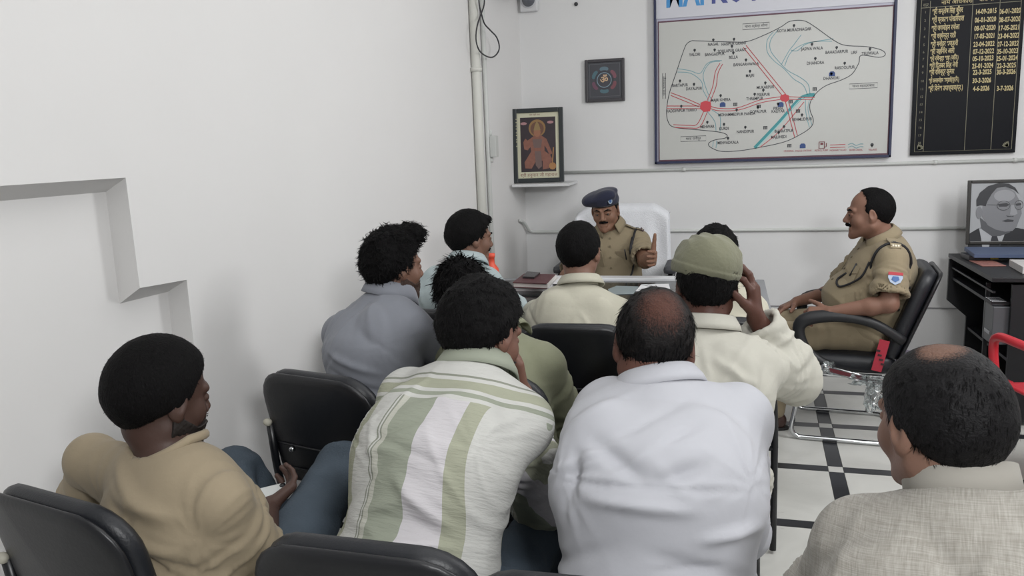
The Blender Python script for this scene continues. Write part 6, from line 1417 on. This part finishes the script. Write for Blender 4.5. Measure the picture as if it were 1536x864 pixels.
def beret(p):
    C, R, hs, O = p['C'], p['R'], p['hs'], p['O']; W_ = lambda x, y, z: C+R@(A_(x, y, z)*hs)
    H = SDF(); H.u(ell(W_(0, -0.012, 0.062), A_(0.086, 0.104, 0.050)*hs, R)); 
    Rt = R@np.array(Matrix.Rotation(math.radians(14), 3, 'Y'))
    H.u(ell(W_(0.022, -0.010, 0.090), A_(0.108, 0.112, 0.034)*hs, Rt), 0.03); H.u(ell(W_(0.088, -0.008, 0.070), A_(0.034, 0.075, 0.026)*hs, Rt), 0.04); H.u(ell(W_(-0.03, 0.06, 0.105), A_(0.05, 0.035, 0.03)*hs, R), 0.03)
    H.x(plane(W_(0, 0, 0.043), R@A_(0.0, -0.06, -1)), 0.005)
    f = lambda P: H(P)-0.0015*vnoise((P-C)*25, 2)
    V, F, _ = mesh_sdf(f, 0.0045, box=H.box(), newton=1); b = emit('beret', V-O, F, mat('navy_wool', '1E2238', rough=0.9, bump=0.2, bscale=150, sheen=0.15), p['root'])
    pts = [W_(0.0785*math.cos(a), -0.012+0.098*math.sin(a), 0.046)-O for a in np.linspace(0, 2*math.pi, 41)[:-1]]; MB().tube(pts, 0.0055, n=6, closed=True).build('leather_rim', mat('black_rim', '14141A', rough=0.5), b)
    c = W_(-0.052, 0.080, 0.080)-O; n_ = R@unit(A_(-0.55, 1, 0.1)); bd, fr_ = patch('cap_badge', p, c, n_, R@A_(0, 0, 1), ell2(0, 0, 0.013, 0.019, 16), mat('badge_silver', 'A9BACB', rough=0.3, metal=0.5), b, th=0.006)
    patch('badge_centre', p, c+n_*0.006, n_, R@A_(0, 0, 1), ell2(0, 0, 0.007, 0.011, 12), mat('badge_blue', '3A5A8C', rough=0.4), bd)
beret(ber)
# 12 bareheaded officer
D = 4.3
off = person('heavy-set bareheaded police officer with moustache in khaki, reclining in the black chair',
 dict(P=(0.70, 4.42, 0.55), N=at(1333, 360, 4.38), SL=at(1338, 388, 4.20), SR=at(1310, 370, 4.56), pside=(0.12, 1, 0),
  C=at(1303, 320, 4.36), hf=(-0.985, 0.06, -0.06), hu=(-0.03, 0, 1),
  armL=(at(1334, 456, 4.12), at(1246, 468, 4.16)), armR=(at(1258, 436, 4.84), at(1196, 452, 4.62)),
  handL=dict(d=(-1, 0.12, -0.15), n=(0.0, 0.6, -0.8), t=(0.0, 0.9, 0.4), curl=(0.7, 0.9, 0.6), s=1.05), handR=dict(d=(-0.9, -0.35, -0.35), n=(0, -0.2, -1), t=(0, -1, 0.2), curl=(0.3, 0.5, 0.4), s=1.05),
  legL=(at(1178, 506, 4.30), (0.24, 4.36, 0.09)), legR=(at(1172, 486, 4.58), (0.22, 4.62, 0.09)), toe=(-1, -0.05, 0)),
 dict(skin=('ruddy_brown', '7E5D4E'), vh=0.0042, girth=1.18, slouch=0.0, belly=0.055, eyes=True, moustache=True, fat=0.008, neck=1.12, hs=1.05,
  hair=dict(th=0.006, top=0.006, back=0.008, line='receding', amp=0.0015, locks=1200, len=0.014, wd=0.0022, lift=0.08, mess=0.2, seed=57),
  shirt=dict(mat=KH, sleeve='short', slen=0.80, sw=0.028, off=0.013, fold=0.006, seed=59, vh=0.007, gap=1.0, ch=0.032, leaf=0.05), trousers=dict(mat=KH, w=1.15, shoe=mat('brown_leather_shoe', '3B2620', rough=0.35))))
uniform(ber, None, -1, stars=2)
off['patchdir'] = (0.05, -1, 0.15)
uniform(off, None, -1, stars=1)
def front_bits(p, xs, lan):
    sh = p['shirt']; fr, side, up, O = p['front'], p['side'], p['up'], p['O']; H_ = np.linalg.norm(p['N']-p['P'])
    for v in (0.20, 0.34, 0.48, 0.62, 0.76, 0.86):
        c, n_ = snap(p, p['P']+up*v*H_-O, -fr, lift=0.003); patch('button', p, c, n_, up, ell2(0, 0, 0.006, 0.006, 10), mat('khaki_button', '6B604A', rough=0.4), sh)
    for sx in (-1, 1):
        c, n_ = snap(p, p['P']+side*sx*0.085+up*0.60*H_-O, -fr, lift=0.002); pk, fr_ = patch('pocket', p, c, n_, up, [(-0.045, 0.05), (-0.045, -0.045), (-0.03, -0.058), (0.03, -0.058), (0.045, -0.045), (0.045, 0.05)], KH, sh, th=0.0035)
        patch('pocket_flap', p, c+n_*0.0035, n_, up, [(-0.047, 0.052), (-0.047, 0.020), (0.0, 0.004), (0.047, 0.020), (0.047, 0.052)], KH, pk, th=0.004)
        if sx == (-1): 
            q = c+fr_[2]*0.045+fr_[1]*0.01+n_*0.008; MB().tube([q+fr_[2]*0.018, q-fr_[2]*0.05], 0.0035, n=8).build('pen', mat('dark_pen', '20242C', rough=0.3), pk)
    pts = []
    for sx_, v, w in lan:
        q = p['P']+side*sx_+up*v*H_+fr*w-O
        d = -fr if w > -0.02 else -up
        c, n_ = snap(p, q, d, lift=0.006); pts.append(c)
    MB().tube(smooth_path(pts, 5), 0.0055, n=8).build('lanyard', M_CORD, sh)
def loop_lanyard(p, S, E, cst, n=22, r=0.088, tilt=0.25):
    """cord circling the shoulder through the armpit"""
    sh = p['shirt']; O = p['O']; ax = unit(unit(E-S)*0.15+(p['side']*(-1))*1.0) if cst is None else unit(cst); c = S-ax*0.01
    u = unit(np.cross(ax, [0, 0, 1.0])); v = np.cross(ax, u); pts = []
    for k in range(n):
        a = 2*math.pi*k/n; d = u*math.cos(a)+v*math.sin(a); hit, loc, nrm, _ = sh.ray_cast(Vector(c+d*0.16-O), Vector(-d), distance=0.16)
        pts.append((np.array(loc)+np.array(nrm)*0.004) if hit else c+d*r-O)
    P_ = np.array(pts)
    for _ in range(2): P_ = (np.roll(P_, 1, 0)+2*P_+np.roll(P_, -1, 0))/4
    P_ = P_+(P_-P_.mean(0))/np.linalg.norm(P_-P_.mean(0), axis=1)[:, None]*0.004
    MB().tube(list(P_), 0.0065, n=8, closed=True).build('lanyard', M_CORD, sh)
front_bits(ber, None, [(-0.135, 0.86, 0.05), (-0.13, 0.70, 0.08), (-0.125, 0.5, 0.08), (-0.10, 0.34, 0.08), (-0.02, 0.30, 0.08)])
front_bits(off, None, [(-0.15, 0.80, 0.03), (-0.15, 0.62, 0.08), (-0.10, 0.46, 0.09), (-0.05, 0.50, 0.09), (-0.06, 0.60, 0.09)])
loop_lanyard(ber, ber['SL'], ber['arms'][0][2], None); loop_lanyard(off, off['SL'], off['arms'][0][2], None)
# phone in the beige man's hand
c = at(404, 742, 1.80); mb = MB(); mb.box((0, 0, 0), (0.066, 0.13, 0.009), bev=0.004); ph = mb.build('mobile_phone', mat('white_phone', 'C9CCCB', rough=0.3)); ph.location = c; ph.rotation_euler = (0.15, 0.25, -1.1); tag(ph, 'pale mobile phone held by the man in the beige T-shirt', 'phone')
for dy in (0.055, 0.035): MB().lathe([(0.001, 0), (0.008, 0), (0.008, 0.002), (0.001, 0.002)], (-0.02, dy, 0.0045), n=12).build('lens', mat('lens_dark', '202226', rough=0.1), ph)
print('PEOPLE TRIS', TRI[0])
